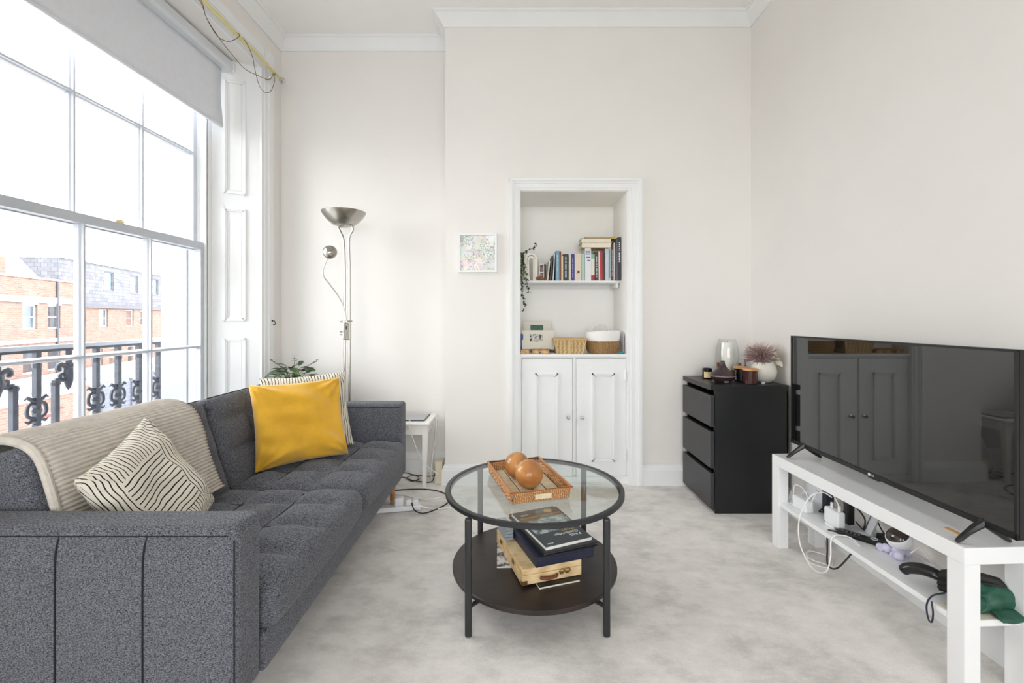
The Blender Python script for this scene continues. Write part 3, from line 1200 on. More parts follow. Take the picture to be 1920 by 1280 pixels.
def tuft(u, v, us, vs, gap=0.035, depth=1.0):
    du = min(abs(u - a) for a in us)
    dv = min(abs(v - a) for a in vs)
    g = 1 - math.exp(-(du / gap) ** 2)
    h = 1 - math.exp(-(dv / gap) ** 2)
    return depth * g * h


def seat_fn(p, n):
    q = p.copy()
    if p.z > 0.03:
        e = min(1.0, (0.31 - abs(p.x)) / 0.10, (0.386 - abs(p.y)) / 0.10)
        e = max(0.0, e)
        t = tuft(p.x, p.y, (-0.13, 0.075), (-0.195, 0.0, 0.195), 0.028)
        q.z += e * (0.026 * t + 0.006)
        q.z += 0.004 * noise.noise(Vector((p.x * 9, p.y * 9, 3)))
    if p.x > 0.2:
        q.x += 0.012 * (1 - (p.y / 0.386) ** 2)
    return q


for i, y in enumerate((1.2835 + 0.3885, 2.0605 + 0.3885)):
    C = obj('seat_cushion', rbox((-0.995, y, 0.335), (0.625, 0.774, 0.125), 0.045, (34, 40, 4), seat_fn), SOFA, SF, True, angle=180)
    t = NB()
    for yy, xs in ((-0.195, (-1.27, -1.02)), (0.0, (-1.14, -0.80)), (0.195, (-1.27, -0.97))):
        tube(t, [(xs[0] + (xs[1] - xs[0]) * k / 8, y + yy + 0.004 * sin(k), 0.4045) for k in range(9)], 0.002, 5)
    for xx, ys in ((-1.125, (-0.30, 0.22)), (-0.92, (-0.22, 0.31))):
        tube(t, [(xx + 0.004 * sin(k * 1.3), y + ys[0] + (ys[1] - ys[0]) * k / 8, 0.4045) for k in range(9)], 0.002, 5)
    obj('seam', t, SEAM, C)


def back_fn(p, n):
    q = p.copy()
    if p.x > 0.04:
        e = max(0.0, min(1.0, (0.225 - abs(p.z)) / 0.07, (0.386 - abs(p.y)) / 0.07))
        t = tuft(p.y, p.z, (-0.13, 0.13), (-0.04, 0.11), 0.026)
        q.x += e * (0.020 * t) - 0.004
        q.x += 0.003 * noise.noise(Vector((p.y * 9, p.z * 9, 7)))
    return q


TILT = R(-17.4)
for y in (1.2835 + 0.3885, 2.0605 + 0.3885):
    M = Matrix.Translation((-1.418, y, 0.565)) @ Matrix.Rotation(TILT, 4, 'Y')
    B = obj('back_cushion', rbox((0, 0, 0), (0.17, 0.772, 0.455), 0.035, (4, 40, 26), back_fn, M), SOFA, SF, True, angle=180)
    t = NB()
    for yy, zz in ((-0.13, (-0.20, 0.12)), (0.13, (-0.12, 0.20))):
        tube(t, [M @ Vector((0.0795, yy, zz[0] + (zz[1] - zz[0]) * k / 6)) for k in range(7)], 0.002, 5)
    for zz, ys in ((-0.04, (-0.32, 0.14)), (0.11, (-0.14, 0.34))):
        tube(t, [M @ Vector((0.0795, ys[0] + (ys[1] - ys[0]) * k / 6, zz)) for k in range(7)], 0.002, 5)
    tube(t, [M @ Vector((0.072, -0.36, 0.2245)), M @ Vector((0.072, 0.36, 0.2245))], 0.0025, 5)
    obj('piping', t, SEAM, B)
for x, y in ((-0.775, 2.86), (-0.775, 1.24), (-1.48, 2.86), (-1.48, 1.24)):
    l = NB()
    lathe(l, [(0, 0), (0.014, 0), (0.022, 0.175), (0, 0.175)], 12, (x, y, 0))
    obj('leg', l, OAK, SF, True)

# ribbed throw over the back near the arm
sec = spline([(-1.67, 0.50), (-1.672, 0.62), (-1.665, 0.715), (-1.62, 0.775), (-1.53, 0.808), (-1.44, 0.808), (-1.375, 0.775),
              (-1.335, 0.70), (-1.295, 0.58), (-1.268, 0.485), (-1.250, 0.45)], 1)
sec = [Vector((p[0], 0, p[1])) for p in sec]
dense = spline([(p.x, 0, p.z) for p in sec], 60)
L = [0.0]
for a, b in zip(dense[:-1], dense[1:]):
    L.append(L[-1] + (b - a).length)
bm = NB()
rows = []
NYT = 22
for i, p in enumerate(dense):
    a, b = dense[max(i - 1, 0)], dense[min(i + 1, len(dense) - 1)]
    d = (b - a).normalized()
    nrm = Vector((-d.z, 0, d.x))
    if nrm.z < 0 and p.x > -1.6:
        nrm = -nrm
    if p.x < -1.6 and nrm.x > 0:
        nrm = -nrm
    r_, s_ = [], []
    for j in range(NYT + 1):
        t = j / NYT
        y0 = 1.308 + 0.012 * sin(L[i] * 6)
        y1 = 1.965 + 0.03 * sin(L[i] * 5 + 1)
        y = y0 + (y1 - y0) * t
        rib = 0.0075 * abs(sin(pi * L[i] / 0.0135 + 0.35 * sin(y * 9))) - 0.004
        soft = 0.006 * noise.noise(Vector((p.x * 6, y * 7, p.z * 6)))
        edge = -0.006 if j in (0, NYT) else 0
        r_.append(bm.verts.new(p + Vector((0, y, 0)) + nrm * (0.010 + rib + soft + edge)))
    rows.append(r_)
for A, B in zip(rows[:-1], rows[1:]):
    for j in range(NYT):
        bm.faces.new((A[j], A[j + 1], B[j + 1], B[j]))
TH_ = thing('throw_blanket', 'beige ribbed knitted throw draped over the near end of the sofa back', 'blanket', (0, 0, 0))
o = obj('cloth', bm, KNIT, TH_, True, angle=180)
md = o.modifiers.new('thickness', 'SOLIDIFY')
md.thickness = 0.006
md.offset = -1
bm = NB()
tube(bm, [Vector((p.x, 1.306 + 0.012 * sin(l * 6), p.z)) + Vector((0.0, 0, 0.004)) for p, l in list(zip(dense, L))[::10]], 0.012, 8)
obj('hem', bm, KNIT, TH_, True)


def cushion(name, label, corners, t, m, seed, wr=0.012):
    """corners: bottom-left, bottom-right, top-right, top-left"""
    bl, br, tr, tl = [Vector(c) for c in corners]
    u = ((br - bl) + (tr - tl)) / 2
    v = ((tl - bl) + (tr - br)) / 2
    o = obj(name, pillow_mesh(u.length * 1.03, v.length * 1.03, t, seed=seed, wrinkle=wr, n=44), m, None, True, angle=180)
    frame3(o, u, v, (bl + br + tr + tl) / 4)
    return o


E_ = Vector((-1.253, 1.325, 0.715))
T_ = Vector((-1.335, 1.665, 0.815))
R_ = Vector((-1.17, 1.735, 0.452))
c = cushion('scatter_cushion', None, (E_ + R_ - T_, R_, T_, E_), 0.115, STRIPE_A, 1, 0.02)
tag(c, 'cream cushion with black striped blocks, leaning at the near arm of the sofa', 'cushion')
c = cushion('scatter_cushion', None, ((-1.255, 2.20, 0.425), (-0.925, 2.49, 0.435), (-1.005, 2.585, 0.825), (-1.340, 2.295, 0.828)), 0.14, MUSTARD, 2, 0.034)
tag(c, 'mustard yellow velvet cushion on the far half of the sofa', 'cushion')
c = cushion('scatter_cushion', None, ((-1.32, 2.385, 0.43), (-0.962, 2.655, 0.43), (-1.03, 2.765, 0.848), (-1.385, 2.495, 0.828)), 0.10, STRIPE_B, 3)
tag(c, 'black striped cream cushion tucked behind the yellow cushion', 'cushion')

# ------------------------------------------------------------------ round coffee table
TX, TY, TZ = 0.080, 1.955, 0.4515
CT = thing('coffee_table', 'round glass-topped coffee table with black metal frame and dark lower shelf', 'table', (TX, TY, 0))
N = 72
bm = NB()
lathe(bm, [(0.0, TZ - 0.006), (0.357, TZ - 0.006), (0.357, TZ), (0, TZ)], N)
obj('glass_top', bm, TGLASS, CT, True)
bm = NB()
prof = [(0.354, TZ - 0.015), (0.378, TZ - 0.015), (0.378, TZ), (0.3745, TZ + 0.002), (0.360, TZ + 0.001), (0.359, TZ - 0.0065), (0.354, TZ - 0.0065)]
rings = [[bm.verts.new((r * cos(2 * pi * k / N), r * sin(2 * pi * k / N), z)) for k in range(N)] for r, z in prof]
for i in range(len(rings)):
    A, B = rings[i], rings[(i + 1) % len(rings)]
    for k in range(N):
        bm.faces.new((A[k], A[(k + 1) % N], B[(k + 1) % N], B[k]))
obj('rim', bm, BLACKM, CT, True)
for sx in (-1, 1):
    for sy in (-1, 1):
        x, y = sx * 0.254, sy * 0.283
        l = rbox((x, y, 0.2185), (0.026, 0.020, 0.437), 0.008, (1, 1, 4))
        g = obj('leg', l, BLACKM, CT, True, angle=60)
        d = Vector((x, y, 0)).normalized()
        br = NB()
        tube(br, [Vector((x, y, 0.108)) - d * 0.005, Vector((x, y, 0.108)) - d * 0.075], 0.008, 8)
        obj('bracket', br, BLACKM, g)
bm = NB()
lathe(bm, [(0, 0.116), (0.345, 0.116), (0.348, 0.119), (0.348, 0.131), (0.345, 0.134), (0, 0.134)], N)
obj('shelf', bm, DARKWOOD, CT, True)

# things on the glass: rattan tray with two wooden balls
TR = thing('rattan_tray', 'rectangular woven rattan tray with shell tiles on the glass tabletop', 'tray', (0.046, 1.962, TZ + 0.003), R(16))
tw, tl_ = 0.115, 0.187
obj('base', box((-tw, -tl_, 0), (tw, tl_, 0.006)), mat('dark_cane', (58, 44, 32), 0.7), TR)
for nm, a, b in (('side', (-tw, -tl_), (tw, -tl_)), ('side', (tw, -tl_), (tw, tl_)), ('side', (tw, tl_), (-tw, tl_)), ('side', (-tw, tl_), (-tw, -tl_))):
    bm = NB()
    A, B = Vector((a[0], a[1], 0)), Vector((b[0], b[1], 0))
    d = (B - A)
    out = Vector((d.y, -d.x, 0)).normalized()
    # woven strands, each a wavy cane
    for k in range(6):
        pts = []
        for s in range(33):
            p = A + d * (s / 32) + out * (0.004 + 0.0022 * sin(s * 1.9 + k * pi)) + out * 0.0011 * k
            p.z = 0.005 + k * 0.0068
            pts.append(p)
        tube(bm, pts, 0.0042, 6)
    obj(nm, bm, RATTAN, TR, True)
bm = NB()
tube(bm, [(-tw - 0.01, -tl_ - 0.01, 0.045), (tw + 0.01, -tl_ - 0.01, 0.045), (tw + 0.01, tl_ + 0.01, 0.045), (-tw - 0.01, tl_ + 0.01, 0.045)], 0.0065, 8, True)
obj('rim', bm, mat('rattan_rim', (190, 128, 78), 0.5, var=0.15, scale=60), TR, True)
tile = None
for i in range(4):
    for j in range(8):
        if tile is None:
            tile = obj('tile', box((-0.0255, -0.0215, 0), (0.0255, 0.0215, 0.003), bev=0.001, seg=1), SHELLTILE, TR)
            t_ = tile
        else:
            t_ = copy(tile, TR)
        t_.location = (-0.0825 + i * 0.055, -0.161 + j * 0.046, 0.0062)
for s in (-1, 1):
    obj('handle_plate', box((-0.034, -0.0035, -0.009), (0.034, 0.0035, 0.011), bev=0.002), SHELLTILE, TR, loc=(0.006, s * (tl_ + 0.0145), 0.022))
for i, (x, y, r) in enumerate(((0.055, 1.892, 0.0585), (0.006, 2.012, 0.0560))):
    bm = NB()
    bmesh.ops.create_uvsphere(bm, u_segments=40, v_segments=24, radius=r)
    o = obj('wooden_ball', bm, BALLWOOD, None, True, (x, y, TZ + 0.0128 + r), (0.6 + i, 0.4, i * 1.1), angle=180)
    tag(o, ['polished brown wooden ball nearest the front of the rattan tray', 'polished brown wooden ball at the back of the rattan tray'][i], 'ball', 'wooden balls in the tray')

# ------------------------------------------------------------------ stack on the lower shelf
SZ = 0.1345
INKW = mat('ink_white', (235, 236, 238), 0.6)
INKY = mat('ink_yellow', (214, 178, 70), 0.6)
MAGC = m_photo('magazine_cover', (70, 74, 70), (206, 204, 206), 22)


def slab(name, lo, hi, m, parent, bev=0.001):
    return obj(name, box(lo, hi, bev=bev, seg=1), m, parent)


MG = thing('magazine', 'white magazine lying flat at the bottom of the stack on the table shelf', 'magazine', (0.090, 1.737, SZ), R(18))
slab('pages', (0, 0, 0.0), (0.17, 0.29, 0.006), PAGES, MG, 0)
slab('cover', (0, 0, 0.006), (0.17, 0.29, 0.0072), MATS['black_plastic'], MG, 0)
MG2 = thing('magazine', 'grey patterned magazine sticking out left under the wooden case', 'magazine', (-0.078, 1.885, SZ), R(2))
slab('pages', (0, 0, 0.0), (0.11, 0.20, 0.006), PAGES, MG2, 0)
slab('cover', (0, 0, 0.006), (0.11, 0.20, 0.0072), MAGC, MG2, 0)

WB = thing('wooden_case', 'flat pine wooden case with brass latches and leather handle on the table shelf', 'case', (0.024, 1.745, SZ + 0.0085), R(18))
obj('body', box((0, 0, 0), (0.252, 0.36, 0.036), bev=0.002), PINE, WB)
obj('lid', box((0, 0, 0.0375), (0.252, 0.36, 0.061), bev=0.002), PINE, WB)
LEATHER = mat('brown_leather', (112, 62, 36), 0.5, var=0.1)
ODBR = mat('old_brass', (140, 112, 66), 0.4, 0.8, var=0.2)
bm = NB()
tube(bm, spline([(0.075, -0.004, 0.022), (0.085, -0.011, 0.020), (0.11, -0.013, 0.019), (0.135, -0.011, 0.020), (0.145, -0.004, 0.022)], 4), 0.0065, 8)
obj('handle', bm, LEATHER, WB, True)
for x in (0.165, 0.19):
    bm = NB()
    bx(bm, (x - 0.007, -0.003, 0.018), (x + 0.007, 0, 0.028))
    tube(bm, [(x + 0.011 * cos(a), -0.004, 0.030 + 0.009 * sin(a)) for a in [2 * pi * k / 12 for k in range(12)]], 0.002, 6, True)
    obj('latch', bm, ODBR, WB)
bm = NB()
bx(bm, (-0.001, -0.001, 0.0), (0.022, 0.012, 0.016))
obj('corner', bm, ODBR, WB)
for y in (0.10, 0.27):
    obj('hinge', box((-0.003, y, 0.03), (0.0, y + 0.022, 0.045)), ODBR, WB)

NAVY = mat('navy_board', (32, 36, 58), 0.45, var=0.06)
BB = thing('box_file', 'navy blue box lying on the pine case on the table shelf', 'box', (0.078, 1.755, SZ + 0.0705), R(20))
obj('base', box((0, 0, 0), (0.255, 0.33, 0.030), bev=0.003), NAVY, BB)
obj('lid', box((-0.003, -0.003, 0.0305), (0.258, 0.333, 0.040), bev=0.003), NAVY, BB)
GF = thing('document_wallet', 'grey document wallet poking out behind the cover of the top book', 'folder', (-0.0448, 1.9697, SZ + 0.0705), R(18))
for k in range(4):
    slab('sheet', (0, 0, 0.0 + k * 0.0135), (0.036, 0.115, 0.012 + k * 0.0135), mat('grey_card', (150, 156, 162), 0.5, var=0.1), GF)
FD = thing('folder', 'black textured folder under the top book on the table shelf', 'folder', (0.108, 1.758, SZ + 0.1110), R(22))
obj('cover', box((0, 0, 0), (0.245, 0.375, 0.004), bev=0.001), MATS['black_plastic'], FD)
obj('pages', box((0.004, 0.006, 0.004), (0.238, 0.37, 0.012)), mat('folder_pages', (58, 58, 62), 0.7), FD)
obj('cover', box((0, 0, 0.012), (0.245, 0.375, 0.016), bev=0.001), MATS['black_plastic'], FD)
BK = thing('book', 'dark grey textbook with white title and classroom photo on top of the stack', 'book', (0.118, 1.776, SZ + 0.1272), R(24))
bw_, bd_ = 0.213, 0.335
COVER = mat('cover_slate', (58, 66, 72), 0.3, var=0.04)
obj('pages', box((0.001, 0.001, 0.0006), (bw_ - 0.001, bd_ - 0.001, 0.0125)), mat('page_white', (238, 237, 233), 0.7), BK)
obj('cover', box((0, 0, 0.0125), (bw_, bd_, 0.0137)), COVER, BK)
obj('cover', box((0, 0, 0), (bw_, bd_, 0.0006)), COVER, BK)
zt = 0.0138
PHOTO = m_photo('classroom_photo', (92, 108, 112), (214, 222, 220), 20)
obj('photo', box((0.012, 0.105, zt - 0.0002), (bw_, 0.235, zt + 0.0001)), PHOTO, BK)
obj('photo_band', box((0.012, 0.235, zt - 0.0002), (bw_, 0.262, zt + 0.0002)), mat('olive_band', (120, 116, 92), 0.4), BK)
obj('stripe', box((0.012, 0.258, zt - 0.0002), (bw_, 0.268, zt + 0.0003)), mat('orange_stripe', (196, 138, 70), 0.4), BK)
bm = NB()
lathe(bm, [(0, 0), (0.019, 0), (0.019, 0.0004), (0, 0.0004)], 24, (0.165, 0.298, zt))
obj('badge', bm, mat('badge_orange', (214, 150, 62), 0.4), BK)
bm = NB()
bx(bm, (0.025, 0.296, zt), (0.075, 0.299, zt + 0.0003))
bx(bm, (0.025, 0.285, zt), (0.060, 0.288, zt + 0.0003))
obj('small_print', bm, INKW, BK)
lettering('PASS', 0.0250, INKW, BK, (0.190, 0.050, zt + 0.0003), (0, 0, pi), 'title', 'LEFT')
lettering('Cambridge', 0.0250, INKW, BK, (0.190, 0.073, zt + 0.0003), (0, 0, pi), 'title', 'LEFT')
bm = NB()
for k in range(7):
    bx(bm, (0.186 - k * 0.009 - 0.0065, 0.094, zt), (0.186 - k * 0.009, 0.1005, zt + 0.0003))
obj('subtitle', bm, INKY, BK)
bm = NB()
bx(bm, (0.014, 0.018, zt), (0.034, 0.023, zt + 0.0003))
lathe(bm, [(0, 0), (0.0045, 0), (0.0045, 0.0003), (0, 0.0003)], 10, (0.040, 0.0205, zt))
obj('publisher_mark', bm, INKW, BK)

# ------------------------------------------------------------------ chest of drawers
CH = thing('chest_of_drawers', 'black three-drawer chest in the right corner, drawers facing the sofa', 'chest', (0, 0, 0))
cx0, cx1, cy0, cy1, ch = 1.164, 1.630, 2.722, 3.168, 0.768
bm = NB()
bx(bm, (cx0 + 0.028, cy0, 0.0), (cx1, cy0 + 0.018, ch - 0.03))
bx(bm, (cx0 + 0.028, cy1 - 0.018, 0.0), (cx1, cy1, ch - 0.03))
bx(bm, (cx1 - 0.008, cy0, 0.0), (cx1, cy1, ch - 0.03))
bx(bm, (cx0 + 0.035, cy0 + 0.018, 0.0), (cx0 + 0.05, cy1 - 0.018, 0.06))
obj('carcass', bm, CHEST, CH)
obj('top', box((cx0, cy0 - 0.002, ch - 0.030), (cx1 + 0.002, cy1, ch), bev=0.0015), CHEST, CH)
for z0, z1 in ((0.028, 0.243), (0.272, 0.490), (0.520, 0.708)):
    D = obj('drawer', box((cx0 + 0.032, cy0 + 0.022, z0 + 0.01), (cx1 - 0.05, cy1 - 0.022, z1 - 0.02)), CHEST, CH)
    obj('drawer_front', box((cx0, cy0 - 0.001, z0), (cx0 + 0.024, cy1, z1), bev=0.0015), CHEST_SHEEN, D)

# ------------------------------------------------------------------ television bench
BN = thing('tv_bench', 'white lacquered television bench with an open lower shelf along the right wall', 'tv bench', (1.475, 1.885, 0), R(-87.5))
hl, hd, bh = 0.4865, 0.122, 0.4655
obj('top', box((-hl, -hd, bh - 0.052), (hl, hd, bh), bev=0.0015), LACK, BN)
for sx in (-1, 1):
    for sy in (-1, 1):
        a, b = sorted((sx * hl, sx * (hl - 0.055)))
        c_, d_ = sorted((sy * hd, sy * (hd - 0.052)))
        obj('leg', box((a, c_, 0), (b, d_, bh - 0.0525), bev=0.0015), LACK, BN)
obj('shelf', box((-hl + 0.012, -hd + 0.004, 0.215), (hl - 0.012, hd - 0.002, 0.234), bev=0.001), LACK, BN)

# ------------------------------------------------------------------ television
TV = thing('television', 'large black flat-screen television standing on the white bench', 'television', (1.456, 1.855, bh), R(-88.9))
tw2 = 0.529
z0, z1 = 0.055, 0.612
bm = NB()
bx(bm, (-tw2, 0.0, z0), (tw2, 0.022, z1))
bx(bm, (-tw2 + 0.12, 0.022, z0 + 0.04), (tw2 - 0.12, 0.055, z1 - 0.22))
bmesh.ops.bevel(bm, geom=bm.edges[:], offset=0.003, segments=2, affect='EDGES')
obj('back_shell', bm, TVPLASTIC, TV)
bm = NB()
for lo, hi in (((-tw2, -0.006, z0), (tw2, 0.001, z0 + 0.018)), ((-tw2, -0.006, z1 - 0.008), (tw2, 0.001, z1)),
               ((-tw2, -0.006, z0), (-tw2 + 0.008, 0.001, z1)), ((tw2 - 0.008, -0.006, z0), (tw2, 0.001, z1))):
    bx(bm, lo, hi)
bz = obj('bezel', bm, TVPLASTIC, TV)
obj('screen', box((-tw2 + 0.008, -0.003, z0 + 0.018), (tw2 - 0.008, 0.0, z1 - 0.008)), SCREEN, TV)
bm = NB()
lathe(bm, [(0, 0), (0.0062, 0), (0.0062, 0.0006), (0, 0.0006)], 18, M=Matrix.Translation((-0.012, -0.0061, z0 + 0.0095)) @ Matrix.Rotation(R(90), 4, 'X'))
obj('logo', bm, INKW, bz)
lettering('LG', 0.0125, INKW, bz, (-0.003, -0.0066, z0 + 0.0095), (R(90), 0, 0), 'logo', 'LEFT')
bm = NB()
bx(bm, (-0.02, -0.004, z0 - 0.006), (0.03, 0.012, z0))
obj('sensor', bm, TVPLASTIC, TV)
for x in (-0.43, 0.43):
    bm = NB()
    for s, yt in ((-1, -0.085), (1, 0.085)):
        pts = [(x, 0.004, z0 + 0.012), (x + 0.004 * s, yt * 0.45, z0 - 0.018), (x, yt, 0.006)]
        tube(bm, spline(pts, 4), [0.014, 0.013, 0.012, 0.011, 0.010, 0.009, 0.0085, 0.008, 0.006], 8)
    obj('foot', bm, TVPLASTIC, TV, True)

# ================================================================== by the window
RB = thing('roller_blind', 'grey roller blind partly lowered over the top of the window', 'blind', (-1.965, 2.365, 0))
bm = NB()
prism(bm, [(-0.030, 2.84), (-0.030, 2.905), (-0.018, 2.918), (0.030, 2.918), (0.040, 2.905), (0.040, 2.86), (0.030, 2.842)], -0.71, 0.735,
      Matrix(((1, 0, 0, 0), (0, 0, 1, 0), (0, 1, 0, 0), (0, 0, 0, 1))))
obj('cassette', bm, mat('blind_cassette', (214, 218, 222), 0.4, var=0.01), RB)
bm = NB()
prism(bm, [(-0.033, 2.838), (-0.033, 2.907), (-0.018, 2.921), (0.031, 2.921), (0.043, 2.907), (0.043, 2.858), (0.030, 2.838)], 0.735, 0.75,
      Matrix(((1, 0, 0, 0), (0, 0, 1, 0), (0, 1, 0, 0), (0, 0, 0, 1))))
obj('end_cap', bm, PLASTICW, RB)
bm = NB()
rows = []
for i in range(11):
    z = 2.85 - i * 0.0395
    rows.append([bm.verts.new((-0.012 + 0.003 * sin(i * 0.5 + j * 0.6), -0.68 + j * 0.0978 + (0.010 * (i / 10) ** 2 - 0.006 * sin(i * 0.5) if j == 14 else 0), z)) for j in range(15)])
for A, B in zip(rows[:-1], rows[1:]):
    for j in range(14):
        bm.faces.new((A[j], A[j + 1], B[j + 1], B[j]))
o = obj('cloth', bm, GREYBLIND, RB, True)
md = o.modifiers.new('thickness', 'SOLIDIFY')
md.thickness = 0.0015
obj('bottom_bar', box((-0.018, -0.68, 2.447), (-0.006, 0.694, 2.463), bev=0.003), GREYBLIND, RB)

CP = thing('curtain_pole', 'slim brass curtain pole with crystal finial above the window', 'curtain pole', (0, 0, 0))
bm = NB()
tube(bm, [(-1.72, 1.2, 2.918), (-1.72, 3.31, 2.918)], 0.011, 12)
obj('pole', bm, BRASS, CP, True)
bm = NB()
lathe(bm, [(0, 0), (0.012, 0.003), (0.012, 0.012), (0.007, 0.018), (0.012, 0.026), (0.022, 0.036), (0.024, 0.046), (0.018, 0.058), (0, 0.064)], 10,
      M=Matrix.Translation((-1.72, 3.31, 2.918)) @ Matrix.Rotation(R(-90), 4, 'X'))
obj('finial', bm, CHROME, CP, True)
bm = NB()
for y in (3.24, 1.45):
    tube(bm, spline([(-1.80, y, 2.975), (-1.77, y, 2.965), (-1.735, y, 2.935), (-1.72, y, 2.900)], 3), 0.006, 8)
    tube(bm, spline([(-1.80, y, 2.86), (-1.765, y, 2.87), (-1.735, y, 2.895), (-1.705, y, 2.905)], 3), 0.006, 8)
    lathe(bm, [(0, 0), (0.012, 0), (0.012, 0.005), (0, 0.005)], 10, M=Matrix.Translation((-1.772, y, 2.975)) @ Matrix.Rotation(R(90), 4, 'Y'))
obj('bracket', bm, STEEL, CP, True)

WIRE = mat('brown_wire', (84, 66, 46), 0.6, var=0.1)
w = thing('loose_wire', 'thin brown wire looped along the brass curtain pole', 'wire', (0, 0, 0))
for pts in ([(-1.69, 2.30, 2.93), (-1.69, 2.444, 2.877), (-1.69, 2.478, 2.819), (-1.69, 2.53, 2.783), (-1.69, 2.589, 2.766), (-1.69, 2.661, 2.788), (-1.69, 2.726, 2.834), (-1.70, 2.80, 2.905), (-1.72, 2.81, 2.932), (-1.735, 2.80, 2.915)],
            [(-1.69, 2.25, 2.95), (-1.69, 2.432, 2.869), (-1.69, 2.491, 2.807), (-1.69, 2.589, 2.766), (-1.69, 2.711, 2.739), (-1.69, 2.833, 2.724), (-1.69, 2.961, 2.752), (-1.69, 3.121, 2.805), (-1.705, 3.20, 2.89)],
            [(-1.735, 2.86, 2.915), (-1.72, 2.865, 2.932), (-1.70, 2.878, 2.904), (-1.69, 2.919, 2.85), (-1.69, 2.949, 2.781), (-1.69, 2.998, 2.702), (-1.69, 3.068, 2.691), (-1.69, 3.142, 2.738), (-1.695, 3.198, 2.834), (-1.71, 3.22, 2.905)]):
    bm = NB()
    tube(bm, spline(pts, 6), 0.0019, 6)
    obj('strand', bm, WIRE, w, True)
bm = NB()
lathe(bm, [(0, 0), (0.008, 0), (0.008, 0.004), (0.003, 0.006), (0.003, 0.018), (0, 0.018)], 10, M=Matrix.Translation((-1.772, 3.31, 1.15)) @ Matrix.Rotation(R(90), 4, 'Y'))
tube(bm, spline([(-1.757, 3.31, 1.15), (-1.748, 3.31, 1.135), (-1.755, 3.31, 1.12), (-1.765, 3.31, 1.127)], 4), 0.003, 6)
tag(obj('wall_hook', bm, BLACKM, None, True), 'small dark tie-back hook on the window architrave', 'hook')

# ------------------------------------------------------------------ plant in the corner behind the sofa
PS = thing('plant_stand', 'white plant stand in the corner behind the sofa', 'stand', (-1.55, 3.18, 0))
obj('top', box((-0.12, -0.12, 0.48), (0.12, 0.12, 0.50), bev=0.003), WHITE, PS)
for sx in (-1, 1):
    for sy in (-1, 1):
        obj('leg', box((sx * 0.105 - 0.012, sy * 0.105 - 0.012, 0), (sx * 0.105 + 0.012, sy * 0.105 + 0.012, 0.48)), WHITE, PS)
PL = thing('potted_plant', 'leafy green potted plant in the corner behind the sofa', 'plant', (-1.55, 3.18, 0.501))
bm = NB()
lathe(bm, [(0, 0), (0.075, 0), (0.10, 0.17), (0.105, 0.19), (0.095, 0.19), (0.09, 0.165), (0, 0.16)], 24)
obj('pot', bm, CERAMIC, PL, True)


def leaf_mesh(name, L_, W_, m, fold=0.25, droop=0.25, n=5):
    bm = NB()
    prev = None
    for i in range(n + 1):
        t = i / n
        wd = W_ * sin(pi * min(1, t * 0.92 + 0.04)) ** 0.8
        z = -droop * L_ * t * t
        a = bm.verts.new((L_ * t, -wd / 2, z + fold * wd / 2))
        b = bm.verts.new((L_ * t, 0, z))
        c = bm.verts.new((L_ * t, wd / 2, z + fold * wd / 2))
        if prev:
            bm.faces.new((prev[0], prev[1], b, a))
            bm.faces.new((prev[1], prev[2], c, b))
        prev = (a, b, c)
    me = bpy.data.meshes.new(name)
    bm.to_mesh(me)
    bm.free()
    me.materials.append(m)
    for p in me.polygons:
        p.use_smooth = True
    return me


LM = [leaf_mesh('leaf', 0.085, 0.042, LEAF), leaf_mesh('leaf', 0.065, 0.034, LEAFD), leaf_mesh('leaf', 0.11, 0.028, LEAFD, 0.3, 0.35)]
rnd = random.Random(11)
for k in range(54):
    a = rnd.uniform(0, 2 * pi)
    h = rnd.uniform(0.20, 0.33)
    rr = rnd.uniform(0.02, 0.11)
    o = bpy.data.objects.new('leaf', rnd.choice(LM))
    COL.objects.link(o)
    o.parent = PL
    o.location = (rr * cos(a), rr * sin(a), h)
    o.rotation_euler = (rnd.uniform(-0.5, 0.5), rnd.uniform(-0.7, 0.2), a + rnd.uniform(-0.5, 0.5))
SPR = mat('eucalyptus', (86, 100, 84), 0.6, var=0.3, scale=30)
SL = leaf_mesh('leaf', 0.022, 0.018, SPR, 0.1, 0.1, 3)
for tip in ((0.17, -0.02, 0.375), (-0.13, -0.04, 0.375), (0.02, -0.03, 0.405)):
    bm = NB()
    pts = spline([(0, 0, 0.18), (tip[0] * 0.35, tip[1] * 0.5, 0.30), tip], 6)
    tube(bm, pts, 0.0015, 5)
    st = obj('sprig', bm, SPR, PL)
    for i, p in enumerate(pts[4:]):
        for s in (-1, 1):
            o = bpy.data.objects.new('leaf', SL)
            COL.objects.link(o)
            o.parent = st
            o.location = p
            o.rotation_euler = (rnd.uniform(-0.4, 0.4), -0.4, atan2(tip[1], tip[0]) + s * 1.0)
bm = NB()
for k in range(22):
    tube(bm, [(rnd.uniform(-0.05, 0.05), rnd.uniform(-0.05, 0.05), 0.15), (rnd.uniform(-0.1, 0.1), rnd.uniform(-0.1, 0.1), rnd.uniform(0.22, 0.32))], 0.002, 5)
obj('stem', bm, LEAFD, PL)

